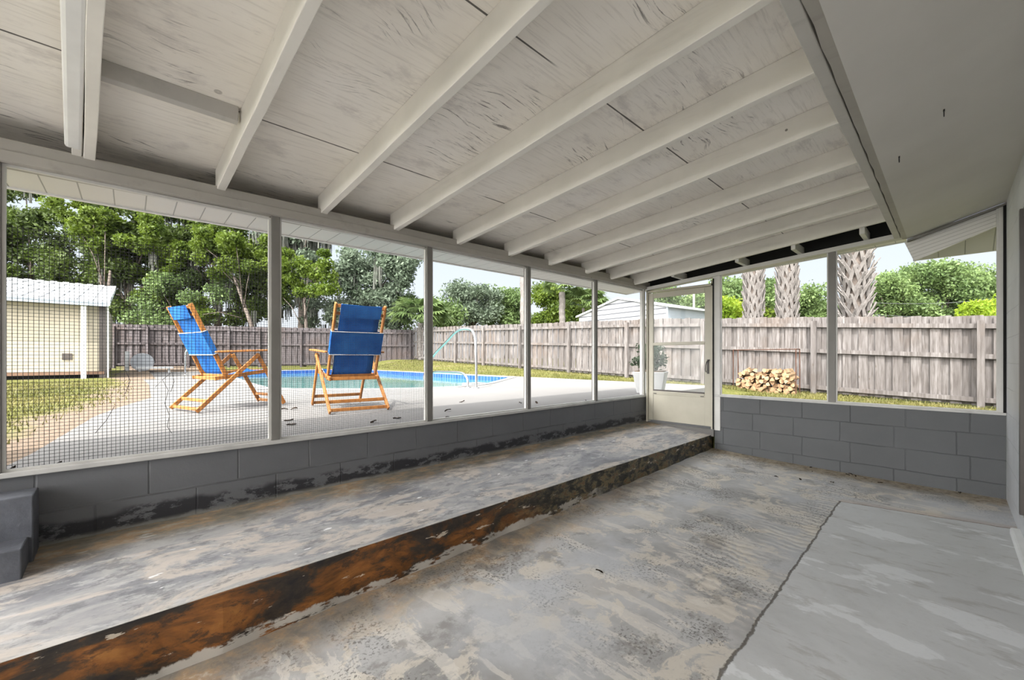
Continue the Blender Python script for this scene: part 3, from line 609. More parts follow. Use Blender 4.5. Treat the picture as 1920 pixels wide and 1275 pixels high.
deck=[(-.50,3.14),(8.6,3.14),(8.6,21.6),(-3.5,21.6),(-3.5,18.0),(.15,17.8),(.30,12),(.22,7.7),(-.08,6.5),(-.25,5.6),(-.42,3.7)]
import bmesh
def holed(name,outer,inner,z0,z1,mat,**kw):
    bm=bmesh.new(); edges=[]
    for loop in (outer,inner):
        vs=[bm.verts.new((x,y,z1)) for x,y in loop]
        for i in range(len(vs)): edges.append(bm.edges.new((vs[i],vs[(i+1)%len(vs)])))
    bmesh.ops.triangle_fill(bm,use_beauty=True,use_dissolve=False,edges=edges)
    if sum(f.normal.z for f in bm.faces)<0: bmesh.ops.reverse_faces(bm,faces=bm.faces[:])
    ext=bmesh.ops.extrude_face_region(bm,geom=bm.faces[:]+bm.edges[:])
    for v in [g for g in ext['geom'] if isinstance(g,bmesh.types.BMVert)]: v.co.z=z0
    bmesh.ops.recalc_face_normals(bm,faces=bm.faces[:])
    me=bpy.data.meshes.new(name); bm.to_mesh(me); bm.free(); me.materials.append(mat); o=bpy.data.objects.new(name,me); COL.objects.link(o); tag(o,**kw); return o
b=MB(); b.box(-9,XL-.05,-8,3.1,-.12,-.03); b.build('bounce_slab',M['deck'],kind=ST)  # unseen slab added behind the camera to bounce sunlight onto the ceiling
def smooth_loop(p,n=3,keep=()):
    return p
def inset(p,d):
    n=len(p); out=[]
    area=sum(p[i][0]*p[(i+1)%n][1]-p[(i+1)%n][0]*p[i][1] for i in range(n)); sg=1 if area>0 else -1
    for i in range(n):
        a=Vector(p[i-1]);b_=Vector(p[i]);c=Vector(p[(i+1)%n]); e1=(b_-a).normalized();e2=(c-b_).normalized()
        n1=Vector((-e1.y,e1.x))*sg;n2=Vector((-e2.y,e2.x))*sg; m=(n1+n2).normalized(); k=d/max(.4,m.dot(n1)); q=b_+m*k; out.append((q.x,q.y))
    return out
hole=inset(pool,-.14)
holed('pool_deck',deck,hole,.42,DZ,M['deck'],kind=ST)
pe=empty('swimming_pool',(5,13,DZ),label='turquoise in-ground swimming pool with a blue tile band beyond the chairs',cat='swimming pool')
cp=holed('coping',hole,pool,.50,DZ+.012,M['coping']); cp.parent=pe; cp.matrix_parent_inverse=Matrix.Translation((-5,-13,-DZ))
def wallstrip(loop,z0,z1,th=.02):
    b=MB(); n=len(loop); inn=inset(loop,th)
    for i in range(n):
        j=(i+1)%n; b.hexa([(*loop[i],z0),(*loop[j],z0),(*inn[j],z0),(*inn[i],z0),(*loop[i],z1),(*loop[j],z1),(*inn[j],z1),(*inn[i],z1)])
    return b
b=wallstrip(pool,.42,DZ-.01); b.build('tile_band',M['tile'],pe,label='blue waterline tiles')
b=wallstrip(pool,-.9,.43); b.add([(*p,-.9) for p in pool],[tuple(range(len(pool)))]); b.build('pool_shell',plain('pool_plaster',(.35,.62,.62),.7,.2),pe)
b=MB(); b.add([(*p,.47) for p in pool],[tuple(range(len(pool)))]); b.build('water_surface',M['water'],pe,label='still turquoise water')
# niche step with tiles near the rails
b=MB(); b.box(5.6,6.05,7.35,7.7,.40,.605); b.build('entry_ledge',M['coping'],pe)
# hand rails
def rail(name,pts,r,lab,grp=None):
    b=MB()
    P=[Vector(p) for p in pts]; sp=[]
    for i in range(len(P)-1):
        p0=P[max(i-1,0)];p1=P[i];p2=P[i+1];p3=P[min(i+2,len(P)-1)]
        for k in range(6):
            t=k/6; sp.append(.5*((2*p1)+(-p0+p2)*t+(2*p0-5*p1+4*p2-p3)*t*t+(-p0+3*p1-3*p2+p3)*t**3))
    sp.append(P[-1]); 
    e=empty(name,pts[0],label=lab,cat='handrail',group=grp)
    b.tube(sp,r,12); b.build('bent_tube',M['steel'],e,smooth=True)
    b=MB(); p=Vector(pts[0]); b.tube([p,p+Vector((0,0,.012)),p+Vector((0,0,.02))],[.055,.055,.03],16); b.build('escutcheon',M['steel'],e,smooth=True)
    return e
def P3(px,py,t): x,y=at(px,t); return Vector((x,y,zat(py,t)))
def z_(v,z): v.z=z; return v
rail('pool_handrail',[z_(P3(893,728,7.55),DZ)]+[P3(*q) for q in ((893,690,7.55),(892,650,7.56),(889,628,7.62),(880,617,7.75),(858,620,8.0),(836,642,8.4),(815,664,8.8),(799,688,9.1),(795,712,9.15))],.024,'tall arched stainless steel handrail at the pool entry steps')
rail('pool_handrail',[z_(P3(877,727,7.7),DZ)]+[P3(*q) for q in ((877,715,7.7),(873,705,7.75),(863,699,7.9),(836,697.5,8.3),(812,698,8.7),(803,708,8.9),(801,722,8.95))],.024,'low stainless steel grab rail at the pool edge beside the tall arched rail')
x,y=at(347,13.5)
rail('pool_handrail',[(x,y,DZ),(x,y,DZ+.55),(x+.03,y,DZ+.78),(x+.2,y,DZ+.85),(x+.38,y,DZ+.78),(x+.45,y,DZ+.5),(x+.5,y,DZ-.1)],.028,'upright steel ladder rail at the far left side of the pool')
# ---------------------------------------------------------------- beach chairs
def make_chair():
    root=empty('beach_chair',(0,0,0),label='',cat='chair',group='wooden beach chairs with blue canvas')
    W=.305; wd=M['wood']
    def side(sy,inner=0): return sy*(W-inner)
    for sy in (1,-1):
        y=sy*(W-.012); nm='leg'
        b=MB(); b.bar((0,y,.0),(.60,y,.585),.022,.042,up=(-.7,0,.7)); b.build('leg',wd,root,bevel=.004)
        y2=sy*(W-.036)
        b=MB(); b.bar((.905,y2,.0),(.595,y2,.585),.022,.042,up=(1,0,.3)); b.build('leg',wd,root,bevel=.004)
        ya=sy*(W-.012)
        # arm: widening paddle
        b=MB(); b.hexa([(.165,ya-.018,.592),(.80,ya-.034,.622),(.80,ya+.034,.622),(.165,ya+.018,.592),(.165,ya-.018,.612),(.80,ya-.034,.644),(.80,ya+.034,.644),(.165,ya+.018,.612)]); b.build('armrest',wd,root,bevel=.009)
        yb=sy*(W-.058)
        b=MB(); b.bar((.305,yb,.315),(-.035,yb,1.085),.022,.046,up=(.9,0,.4)); b.build('back_rail',wd,root,bevel=.006)
        b=MB(); b.bar((.18,yb,.325),(.735,yb,.395),.022,.040); b.build('seat_rail',wd,root,bevel=.004)
    yy=W-.058
    def cross(p,r=.013,nm='crossbar',w=W-.012):
        b=MB(); b.bar((p[0],-w,p[1]),(p[0],w,p[1]),.018,.034); b.build(nm,wd,root,bevel=.004)
    cross((.02,.022)); cross((.10,.098)); cross((.893,.022),w=W-.036); cross((.855,.098),w=W-.036)
    cross((-.025,1.055),w=yy); cross((.01,.985),w=yy); cross((.285,.35),w=yy); cross((.715,.392),w=yy); cross((.20,.325),w=yy)
    b=MB(); b.box(.17,.19,-W,W,.575,.59) if 0 else None
    # sling: seat + back as one sagging cloth with thickness
    prof=[(.715,.418),(.64,.385),(.50,.345),(.38,.325),(.315,.345),(.262,.42),(.21,.55),(.145,.70),(.08,.83),(.02,.96),(-.028,1.078)]
    def cloth(prof,w,th=.004):
        b=MB(); n=len(prof)
        for i,(px,pz) in enumerate(prof):
            wi=w[i] if isinstance(w,list) else w
            for k in range(7):
                q=-1+2*k/6; sag=.012*(1-q*q); b.v.append((px+sag*.5,q*wi,pz-sag)); 
        for i in range(n-1):
            for k in range(6): a=i*7+k; b.f.append((a,a+1,a+8,a+7)); b.m.append(0)
        return b
    ws=[.205]*7+[.205,.20,.20,.19]
    o=cloth(prof,ws).build('sling',M['canvas'],root,smooth=True); sd=o.modifiers.new('s','SOLIDIFY'); sd.thickness=.005
    for sy in (1,-1):
        b=MB(); b.tube([(px,sy*w_,pz) for (px,pz),w_ in zip(prof,ws)],.0042,6); b.build('edge_piping',M['piping'],o,smooth=True)
    # pocket band wrapped round both rails
    d=Vector((-.34,0,.77)).normalized(); nrm=Vector((.77,0,.34)).normalized()
    p0=Vector((.305,0,.315)); 
    def onr(z): k=(z-.315)/.77; return p0+Vector((-.34,0,.77))*k
    b=MB(); za,zb_=.585,.815
    lo=onr(za);hi=onr(zb_)
    ring=[(-yy-.016,.026),(yy+.016,.026),(yy+.016,-.030),(-yy-.016,-.030)]
    for c in (lo,hi):
        for (yv,q) in ring: b.v.append(tuple(c+nrm*q+Vector((0,yv,0))))
    b.f=[(0,1,5,4),(1,2,6,5),(2,3,7,6),(3,0,4,7)]; b.m=[0]*4
    o=b.build('back_band',M['canvas'],root,label='blue canvas band wrapped round both back rails'); sd=o.modifiers.new('s','SOLIDIFY'); sd.thickness=.004
    for c in (lo,hi):
        b=MB(); b.tube([tuple(c+nrm*q+Vector((0,yv,0))) for yv,q in ring+ring[:1]],.0045,6); b.build('edge_piping',M['piping'],o)
    b=MB(); c0,c1=onr(.955),onr(1.08)
    b.hexa([c0+nrm*-.032+Vector((0,-.20,0)),c0+nrm*-.032+Vector((0,.20,0)),c0+nrm*-.028+Vector((0,.20,0)),c0+nrm*-.028+Vector((0,-.20,0)),c1+nrm*-.03+Vector((0,-.205,0)),c1+nrm*-.03+Vector((0,.205,0)),c1+nrm*-.026+Vector((0,.205,0)),c1+nrm*-.026+Vector((0,-.205,0))])
    b.build('head_flap',M['canvas'],root)
    return root
ch=make_chair()
ch2=copy_tree(ch)
ch.location=(.40,5.43,DZ+.02); ch.rotation_euler=(0,0,math.radians(16.5)); ch['label']='blue canvas beach chair on the left, turned sideways toward the pool'
ch2.location=(1.725,4.125,DZ+.02); ch2.rotation_euler=(0,0,math.radians(84.5)); ch2['label']='blue canvas beach chair on the right, seen from behind'
# ---------------------------------------------------------------- fences
def fence(pts,zb,zt,lab,cam_side,posts_at,fm='fence'):
    (x0,y0),(x1,y1)=pts; Ln=math.hypot(x1-x0,y1-y0); dx,dy=(x1-x0)/Ln,(y1-y0)/Ln; nx,ny=cam_side
    root=empty('wooden_fence',(x0,y0,zb(0)),label=lab,cat='fence')
    b=MB(); s_=0.;k=0
    def pt(s,off): return x0+dx*s+nx*off,y0+dy*s+ny*off
    while s_<Ln:
        w=.137; off=(-.012 if k%2 else -.062); jz=R.uniform(-.015,.015); z0=zb(s_/Ln)+.05; z1=zt(s_/Ln)+jz
        lo=[pt(s_,off-.018),pt(s_+w+.02,off-.018),pt(s_+w+.02,off),pt(s_,off)]
        b.hexa([(*p,z0) for p in lo]+[(*p,z1) for p in lo]); s_+=.14; k+=1
    b.build('board_panel',M[fm],root)
    for kz in (-.20,-.98,.16):
        b=MB(); n=12
        for i in range(n):
            a=Ln*i/n;c=Ln*(i+1)/n
            f=lambda s: (zt(s/Ln)+kz if kz<0 else zb(s/Ln)+kz)
            if kz==-.98: f=lambda s:(zt(s/Ln)*.56+zb(s/Ln)*.44)
            A=pt(a,0);B=pt(c,0);Cc=pt(c,.045);D=pt(a,.045)
            b.hexa([(*A,f(a)-.045),(*B,f(c)-.045),(*Cc,f(c)-.045),(*D,f(a)-.045),(*A,f(a)+.045),(*B,f(c)+.045),(*Cc,f(c)+.045),(*D,f(a)+.045)])
        b.build('rail',M[fm],root)
    for s_ in posts_at:
        A=pt(s_-.05,.04);B=pt(s_+.05,.04);Cc=pt(s_+.05,.14);D=pt(s_-.05,.14); z0=zb(s_/Ln)-.1; z1=zt(s_/Ln)-.10
        b=MB(); b.hexa([(*A,z0),(*B,z0),(*Cc,z0),(*D,z0),(*A,z1),(*B,z1),(*Cc,z1),(*D,z1)]); b.build('fence_post',M[fm],root)
    return root
FX=11.9
def ztf(y): return 1.99+.062*(y-(-.4)) if y<6 else (2.39+.034*(y-6))
yy0,yy1=-7.,21.
def lerp(f): return lambda t:f(yy0+(yy1-yy0)*t)
fence([(FX,yy0),(FX,yy1)],lerp(lambda y:gz(FX,y)),lerp(ztf),'weathered board fence running behind the woodpile and door',(-1,0),[y-yy0 for y in (-5.3,-2.85,-.38,2.22,4.78,7.2,9.6,12.2,14.6,16.8,19.2)])
bx0,by0=11.9,21.; bx1,by1=-9.,30.6
Lb=math.hypot(bx1-bx0,by1-by0)
def bt(px):  # s for a column on the back fence
    a,b_=ray(px); dx,dy=(bx1-bx0)/Lb,(by1-by0)/Lb
    det=a*(-dy)+b_*dx; t=(bx0*(-dy)+by0*dx)/det; return (a*t-bx0)*dx+(b_*t-by0)*dy
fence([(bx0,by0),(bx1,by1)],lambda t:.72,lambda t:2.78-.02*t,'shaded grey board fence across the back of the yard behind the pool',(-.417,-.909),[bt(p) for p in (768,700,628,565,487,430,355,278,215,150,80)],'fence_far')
# ---------------------------------------------------------------- shed at left
sh=empty('garden_shed',(-2.5,14,.6),label='cream shed with white metal roof at the left beyond the lawn',cat='shed')
Y0=15.8; XR=-.50
b=MB(); b.box(-9,XR,Y0,22,.82,2.70); b.build('wall',M['cream'],sh)
b=MB(); b.box(-9,XR-.02,Y0-.03,21.9,.73,.82); b.build('sill_beam',plain('brown_sill',(.16,.10,.07),.8,.1),sh)
b=MB(); b.box(-9,XR-.1,Y0+.15,21.8,.52,.73); b.build('crawl_shade',M['dark'],sh)  # solid dark block stands in for the shade under the shed
b=MB(); b.box(XR-.12,XR+.012,Y0-.02,Y0+.1,.62,2.74); b.build('corner_board',M['bronze'],sh)
rb=MB(); n=56; ex=-.42
for i in range(n):
    xa=-9+(ex+9)*i/n; xb=-9+(ex+9)*(i+1)/n; h=.022*(i%2)
    rb.hexa([(xa,15.5,2.66+h),(xb,15.5,2.66+h),(xb,22.3,3.93+h),(xa,22.3,3.93+h),(xa,15.5,2.69+h),(xb,15.5,2.69+h),(xb,22.3,3.96+h),(xa,22.3,3.96+h)])
rb.build('roof',M['tin'],sh)
b=MB(); b.hexa([(ex-.02,15.4,2.58),(ex+.02,15.4,2.58),(ex+.02,22.3,3.85),(ex-.02,22.3,3.85),(ex-.02,15.4,2.72),(ex+.02,15.4,2.72),(ex+.02,22.3,3.99),(ex-.02,22.3,3.99)]); b.build('rake_board',M['white'],sh)
b=MB(); b.box(-9,ex,15.44,15.50,2.56,2.67); b.build('gutter',plain('blue_grey_gutter',(.26,.31,.35),.5,.3),sh)
px_=at(157,1)[0]/at(157,1)[1]
b=MB(); b.box(15.6*px_-.05,15.6*px_+.05,15.55,15.65,.56,2.70); b.build('porch_post',M['white'],sh,bevel=.006)
b=MB(); b.box(-.47,-.43,Y0-.06,Y0-.02,.62,2.68); b.build('downspout',M['white'],sh)
b=MB(); b.box(-1.30,-1.12,Y0-.02,Y0+.01,1.13,1.30); b.build('vent',M['bronze'],sh)
b=MB(); b.box(-9,-.9,15.2,15.78,.50,.625); b.build('porch_slab',M['deck'],sh)
# pool pump / hose cart and low white bench beyond lawn
x,y=at(252,15.5)
g=empty('hose_cart',(x,y,.60),label='grey and white hose reel cart standing left of the pool',cat='hose cart')
b=MB(); b.box(x-.26,x-.14,y-.1,y+.1,.66,1.42); b.build('upright_panel',M['white'],g,bevel=.01)
b=MB(); b.tube([(x+.22,y-.22,1.02),(x+.22,y+.22,1.02)],.30,20); b.build('reel',plain('grey_plastic',(.35,.36,.38),.5,.3),g,smooth=False)
pg=plain('pale_grey_plastic',(.45,.46,.48),.5,.3)
for s_ in (-.26,.22):
    b=MB(); b.tube([(x+.22,y+s_,1.02),(x+.22,y+s_+.04,1.02)],.34,24); b.build('reel_flange',pg,g)
b=MB(); b.box(x-.26,x+.55,y-.2,y+.2,.60,.68); b.build('base',M['bronze'],g)
x,y=at(289,15.2)
g=empty('low_bench',(x,y,.60),label='low white bench slab beside the hose reel cart',cat='bench')
b=MB(); b.box(x-.5,x+.55,y-.18,y+.18,.78,.85); b.build('top',M['white'],g,bevel=.01)
for sx in (-.4,.42):
    b=MB(); b.box(x+sx-.03,x+sx+.03,y-.12,y+.12,.6,.78); b.build('leg',M['white'],g)
# ---------------------------------------------------------------- planter by the door
x,y=at(1220,6.6)
g=empty('planter',(x,y,DZ),label='square white tapered planter with a leafy shrub just outside the door',cat='planter')
b=MB(); w0,w1,hh=.185,.245,.34
yaw=.35
def rq(w,z): return [(x+w*(math.cos(yaw)*a-math.sin(yaw)*c),y+w*(math.sin(yaw)*a+math.cos(yaw)*c),z) for a,c in ((-1,-1),(1,-1),(1,1),(-1,1))]
b.hexa(rq(w0,DZ)+rq(w1,DZ+hh)); b.build('pot',M['pot'],g,bevel=.01)
b=MB(); b.hexa(rq(w1-.03,DZ+hh-.001)+rq(w1-.03,DZ+hh+.012)); b.build('soil',M['dirt'],g)
def leaves(cs,rs,n,size,rng,flat=1.,aspect=.55,shell=.45):
    """cs (k,3) clump centres, rs (k,) radii; n leaves each -> quads"""
    cs=np.asarray(cs,float);k=len(cs); rs=np.asarray(rs,float)
    d=rng.normal(size=(k,n,3)); d/=np.linalg.norm(d,axis=2,keepdims=True)
    rad=(shell+(1-shell)*rng.random((k,n,1)))**.8
    c=(cs[:,None,:]+d*rad*rs[:,None,None]*np.array([1,1,flat])).reshape(-1,3)
    m=len(c); u=rng.normal(size=(m,3)); u/=np.linalg.norm(u,axis=1,keepdims=True); w=rng.normal(size=(m,3)); w-=u*(u*w).sum(1,keepdims=True); w/=np.linalg.norm(w,axis=1,keepdims=True)
    s_=size*(.6+.8*rng.random((m,1))); u*=s_; w*=s_*aspect
    return np.stack([c-u,c+w*.9-u*.1,c+u,c-w*.9-u*.1],1)
rng=np.random.default_rng(5)
stems=MB(); cl=[]
for i in range(16):
    a=i*2.4; r=.05+.16*rng.random(); h=.15+.26*rng.random(); tip=(x+math.cos(a)*r*1.3,y+math.sin(a)*r*1.3,DZ+hh+h); stems.tube([(x+math.cos(a)*r*.4,y+math.sin(a)*r*.4,DZ+hh),tip],.005,5); cl+=[tip,((tip[0]+x)/2,(tip[1]+y)/2,DZ+hh+h*.6)]
stems.build('stem',M['bark'],g)
fast_mesh('foliage',leaves(cl,[.10]*len(cl),42,.030,rng,shell=.1),4,LEAF['grey'],g)
# ---------------------------------------------------------------- firewood and rack
fx=11.15; gzf=.30
ya=at(1494,1)[1]/at(1494,1)[0]*fx; yb=at(1381,1)[1]/at(1381,1)[0]*fx
rk=empty('firewood_rack',(fx,(ya+yb)/2,gzf),label='rusty steel firewood rack against the fence around the stacked logs',cat='firewood rack')
ztop=1.38
for yy,nm in ((ya-.02,0),(yb+.02,1)):
    for ox in (-.17,.17):
        b=MB(); b.tube([(fx+ox,yy,gzf-.03),(fx+ox,yy,ztop)],.011,8); b.build('upright',M['rust'],rk)
    b=MB(); b.tube([(fx-.17,yy,ztop),(fx+.17,yy,ztop)],.011,8); b.build('end_bar',M['rust'],rk)
for ox in (-.17,.17):
    b=MB(); b.tube([(fx+ox,ya-.02,gzf+.02),(fx+ox,yb+.02,gzf+.02)],.011,8); b.build('bottom_bar',M['rust'],rk)
b=MB(); b.tube([(fx,ya-.02,ztop),(fx,yb+.02,ztop+.0)],.010,8); b.build('top_bar',M['rust'],rk)
logs=[]
def log_mesh(kind):
    b=MB(); L=.36; n=9 if kind<3 else 5; pts=[]
    for k in range(n):
        a=2*math.pi*k/n; r=.05*(1+.15*math.sin(3*a+kind)); pts.append((r*math.cos(a),r*math.sin(a)))
    if kind==3: pts=[(-.045,-.04),(.05,-.035),(.045,.02),(0,.055),(-.04,.02)]
    if kind==4: pts=[(-.055,-.03),(.055,-.03),(.03,.03),(-.02,.045)]
    n=len(pts); b.v=[(-L/2,p,q) for p,q in pts]+[(L/2,p*.95,q*.95) for p,q in pts]
    b.f=[(i,(i+1)%n,n+(i+1)%n,n+i) for i in range(n)]+[tuple(range(n))[::-1],tuple(range(n,2*n))]; b.m=[0]*n+[1,1]
    me=bpy.data.meshes.new('firewood_log'); me.from_pydata(b.v,[],b.f); me.materials.append(M['log']); me.materials.append(M['logend']); me.polygons.foreach_set('material_index',b.m); me.update(); return me
lm=[log_mesh(k) for k in range(5)]
row=0; z=gzf+.075
width=yb-ya
while row<7:
    n=int(width/.102); offy=(.05 if row%2 else 0)
    for i in range(n):
        q=i/(n-1); 
        hmax=7 if (q<.95 and not .55<q<.68) else 5.6
        if row>=hmax-R.random()*1.2 and row>=5: continue
        o=bpy.data.objects.new('firewood_log',lm[R.randrange(5)]); COL.objects.link(o)
        sc=R.uniform(.82,1.18); o.location=(fx+R.uniform(-.12,.08),ya+.055+offy+i*(width-.1)/n+R.uniform(-.012,.012),z+R.uniform(-.01,.012)); o.rotation_euler=(R.uniform(0,6.28),R.uniform(-.15,.15),R.uniform(-.3,.3)); o.scale=(R.uniform(.85,1.1),sc,sc)
        tag(o,label='split firewood log with pale cut end stacked in the rusty rack',cat='log',group='firewood logs stacked in the rack'); logs.append(o)
    z+=.083; row+=1
# ---------------------------------------------------------------- neighbour carport
cpx=empty('neighbour_shed',(15,9.5,.4),label='white metal gable shed rising behind the fence left of the door',cat='shed')
Rr=Vector((14.4,7.08,0)); Lf=Vector((15.0,11.6,0)); zc=3.05; za_=3.60; mid=(Rr+Lf)/2
dv=Vector((3.2,-.42,0))
def up_(v,z): return Vector((v.x,v.y,z))
b=MB(); pl=[up_(Rr,.2),up_(Lf,.2),up_(Lf,zc),up_(mid,za_),up_(Rr,zc)]; b.add(pl+[p+Vector((.06,0,0)) for p in pl],[(0,1,2,3,4),(9,8,7,6,5)]+[(i,(i+1)%5,5+(i+1)%5,5+i)[::-1] for i in range(5)]); b.build('gable_wall',M['gable'],cpx)
b=MB(); b.hexa([up_(Rr,.2),up_(Rr+dv,.2),up_(Rr+dv+Vector((0,.06,0)),.2),up_(Rr+Vector((0,.06,0)),.2),up_(Rr,zc),up_(Rr+dv,zc),up_(Rr+dv+Vector((0,.06,0)),zc),up_(Rr+Vector((0,.06,0)),zc)]); b.build('side_wall',M['blue_siding'],cpx)
ov=Vector((-.10,-.02,0))
for S_ in (Rr,Lf):
    out=(S_-mid).normalized()*.15; sl=Vector((0,0,-.03)); h=Vector((0,0,.07))
    a=up_(S_,zc)+ov+out+sl; m_=up_(mid,za_)+ov; b=MB(); b.hexa([a,m_,m_+dv*1.0+Vector((.1,0,0)),a+dv+Vector((.1,0,0)),a+h,m_+h,m_+dv+Vector((.1,0,0))+h,a+dv+Vector((.1,0,0))+h]); b.build('roof_panel',M['tin'],cpx)
b=MB(); x,y=at(1301,17.5); b.tube([(x,y,.4),(x,y,4.0)],.05,8); b.build('utility_pole',M['post'],loc=(x,y,.4),label='slim grey pole behind the neighbouring shed seen through the door',cat='pole')
# ---------------------------------------------------------------- palms with boots (right, behind the fence)
def boot_palm(px,t,w,lab,hgt=6.2,flare=0,grp='booted palm trunks behind the fence'):
    x,y=at(px,t); z0=gz(x,y); r=w*t/F/2*.72
    g=empty('palm_tree',(x,y,z0),label=lab,cat='palm tree',group=grp)
    b=MB(); b.tube([(x,y,z0),(x,y,z0+hgt*.5),(x,y,z0+hgt)],[r*.9,r*.85,r*.8],14); b.build('trunk',M['bark'],g,smooth=True)
    b=MB(); rows=int((hgt-.3)/.17)
    for k in range(rows):
        z=z0+.3+k*.17
        for j in range(6):
            a=2*math.pi*(j+.5*(k%2))/6+.1*math.sin(k); jit=R.uniform(-.06,.06)
            for sgn in (-1,1):
                a0=a+jit+sgn*.42; a1=a+jit-sgn*.02
                L=.36*R.uniform(.85,1.25); out=r*(1.24+flare*.25*R.random())+.03
                p0=(x+r*.98*math.cos(a0),y+r*.98*math.sin(a0),z); p1=(x+out*math.cos(a1),y+out*math.sin(a1),z+L*.9)
                b.bar(p0,p1,.085,.03,up=(math.cos(a),math.sin(a),.2),w1=.05,h1=.02)
            if R.random()<.35+flare*.4:
                a1=a+jit; o1=r*1.25; o2=r*(1.5+flare*.6*R.random())
                b.bar((x+o1*math.cos(a1),y+o1*math.sin(a1),z+.2),(x+o2*math.cos(a1),y+o2*math.sin(a1),z+.38),.045,.02,up=(math.cos(a),math.sin(a),.2),w1=.02)
    b.build('leaf_boots',M['palm'],g)
    fr=fans((x,y,z0+hgt+.2),1.9,16,20)
    fast_mesh('crown',fr,4,LEAF['palm'],g)
    return g
def fans(c,r,nf,nl,up=.5,droop=.25):
    q=[]
    for i in range(nf):
        a=i*2.399963; el=up*(1-1.7*i/nf)+.5; d=np.array([math.cos(a)*math.cos(el),math.sin(a)*math.cos(el),math.sin(el)])
        hub=np.array(c)+d*r*.5; side=np.cross(d,[0,0,1.]); side/=np.linalg.norm(side)+1e-6; upv=np.cross(side,d)
        q.append([np.array(c)-side*.02,np.array(c)+side*.02,hub+side*.02,hub-side*.02])
        for k in range(nl):
            th=(-1.35+2.7*k/(nl-1)); dd=d*math.cos(th)+side*math.sin(th); tip=hub+dd*r*.52*(1-.15*abs(th)); tip=tip-np.array([0,0,droop*r*.5*R.uniform(.5,1.)]); mid=hub+dd*r*.27; n=np.cross(dd,upv); n/=np.linalg.norm(n)+1e-6; wd=r*.036
            q.append([hub,mid+n*wd,tip,mid-n*wd])
    return np.array(q)
boot_palm(1413,11.8,38,'leftmost of the three thick booted palm trunks behind the woodpile fence')
boot_palm(1476,11.2,39,'middle of the three thick booted palm trunks behind the woodpile fence')
boot_palm(1603,9.9,54,'widest shaggy booted palm trunk, right of the screen post',flare=1)
def thin_palm(px,t,w,ytop,lab,nf=22,r=1.5,trunkmat='palm',rows=True):
    x,y=at(px,t); z0=gz(x,y); zt_=zat(ytop,t); rr=w*t/F/2
    g=empty('palm_tree',(x,y,z0),label=lab,cat='palm tree')
    b=MB(); n=24; b.tube([(x+.02*math.sin(i),y,z0+(zt_-z0)*i/n) for i in range(n+1)],[rr*(1+.12*(i%2)) for i in range(n+1)],10); b.build('trunk',M[trunkmat],g)
    fast_mesh('crown',fans((x,y,zt_),r,nf,16,droop=.5),4,LEAF['palm'],g)
thin_palm(981,24,11,470,'slender pale palm trunk peeking out behind the third screen post above the far fence',r=1.9)
thin_palm(1054,26,11,548,'palm with brown trunk and drooping crown left of the neighbouring shed',r=1.7)
thin_palm(1094,27,5,578,'short green fan palm crowding the left eave of the neighbouring shed',r=2.1,nf=30)
thin_palm(789,23,10,606,'low bluish fan palm showing over the corner of the fence',r=2.2,nf=30)
# ---------------------------------------------------------------- broadleaf trees
def tree(px,t,boxes,mat,lab,leaf=.16,n=260,trunkr=.22,moss=0,nm='leafy_tree',dens=1.):
    """boxes: list of (px0,px1,py0,py1,count): where the crown's clumps lie"""
    x,y=at(px,t); z0=gz(x,y) if -20<x<44 and y<60 else .6
    g=empty(nm,(x,y,z0-.05),label=lab,cat='tree')
    cs=[];rs=[]
    for (a,b_,c,d_,k) in boxes:
        for _ in range(int(k*dens)):
            tt=t+rng.uniform(-1.6,1.6); xx,yy=at(rng.uniform(a,b_),tt); cs.append((xx,yy,zat(rng.uniform(c,d_),tt))); rs.append(rng.uniform(.55,1.0)*t/26)
    if mat=='bright': rs=[q*.75 for q in rs]
    fast_mesh('crown',leaves(cs,rs,int(n*1.7),leaf*.78,rng,flat=.8,shell=.05),4,LEAF[mat],g)
    b=MB(); top=max(c[2] for c in cs); low=min(c[2] for c in cs); zt_=z0+(top-z0)*.6
    tx=np.mean([c[0] for c in cs]);ty=np.mean([c[1] for c in cs])
    b.tube([(x,y,z0-.2),(x+(tx-x)*.25+.15,y,z0+(zt_-z0)*.45),(x+(tx-x)*.7,y+(ty-y)*.7,zt_)],[trunkr*1.2,trunkr,trunkr*.5],9)
    for k in range(0,len(cs),max(1,len(cs)//(4 if mat=='bright' else 10))):
        c=cs[k]; s0=(x+(tx-x)*.4,y+(ty-y)*.3,z0+(zt_-z0)*R.uniform(.45,.9)); m=((s0[0]+c[0])/2,(s0[1]+c[1])/2,(s0[2]+c[2])/2+.3); b.tube([s0,m,c],[trunkr*.3,trunkr*.18,.02],6)
    b.build('trunk',M['bark'],g,smooth=True)
    if moss:
        q=[]
        for _ in range(moss):
            c=cs[R.randrange(len(cs))]; X=c[0]+rng.normal()*.5;Y=c[1]+rng.normal()*.4; Z=c[2]-.2; L=rng.uniform(.5,1.9)
            for _k in range(16):
                x1=X+rng.normal()*.14;y1=Y+rng.normal()*.14; w=rng.uniform(.012,.03); l=L*rng.uniform(.5,1.); a=rng.random()*3.14; cx,sy=math.cos(a)*w,math.sin(a)*w
                q.append([(x1-cx,y1-sy,Z),(x1+cx,y1+sy,Z),(x1+cx*.4+rng.normal()*.05,y1+sy*.4,Z-l),(x1-cx*.4,y1-sy*.4,Z-l)])
        fast_mesh('hanging_moss',np.array(q),4,M['moss'],g,label='grey hanging moss')
    return g
tree(60,27,[(-90,120,400,560,50),(-60,60,330,430,14),(90,200,400,560,26),(-60,200,540,600,16)],'oak','big dark oak rising behind the cream shed roof at far left',moss=10)
tree(235,26,[(150,330,372,470,40),(180,330,450,590,46)],'oak','tall oak between the shed and the left chair',moss=40)
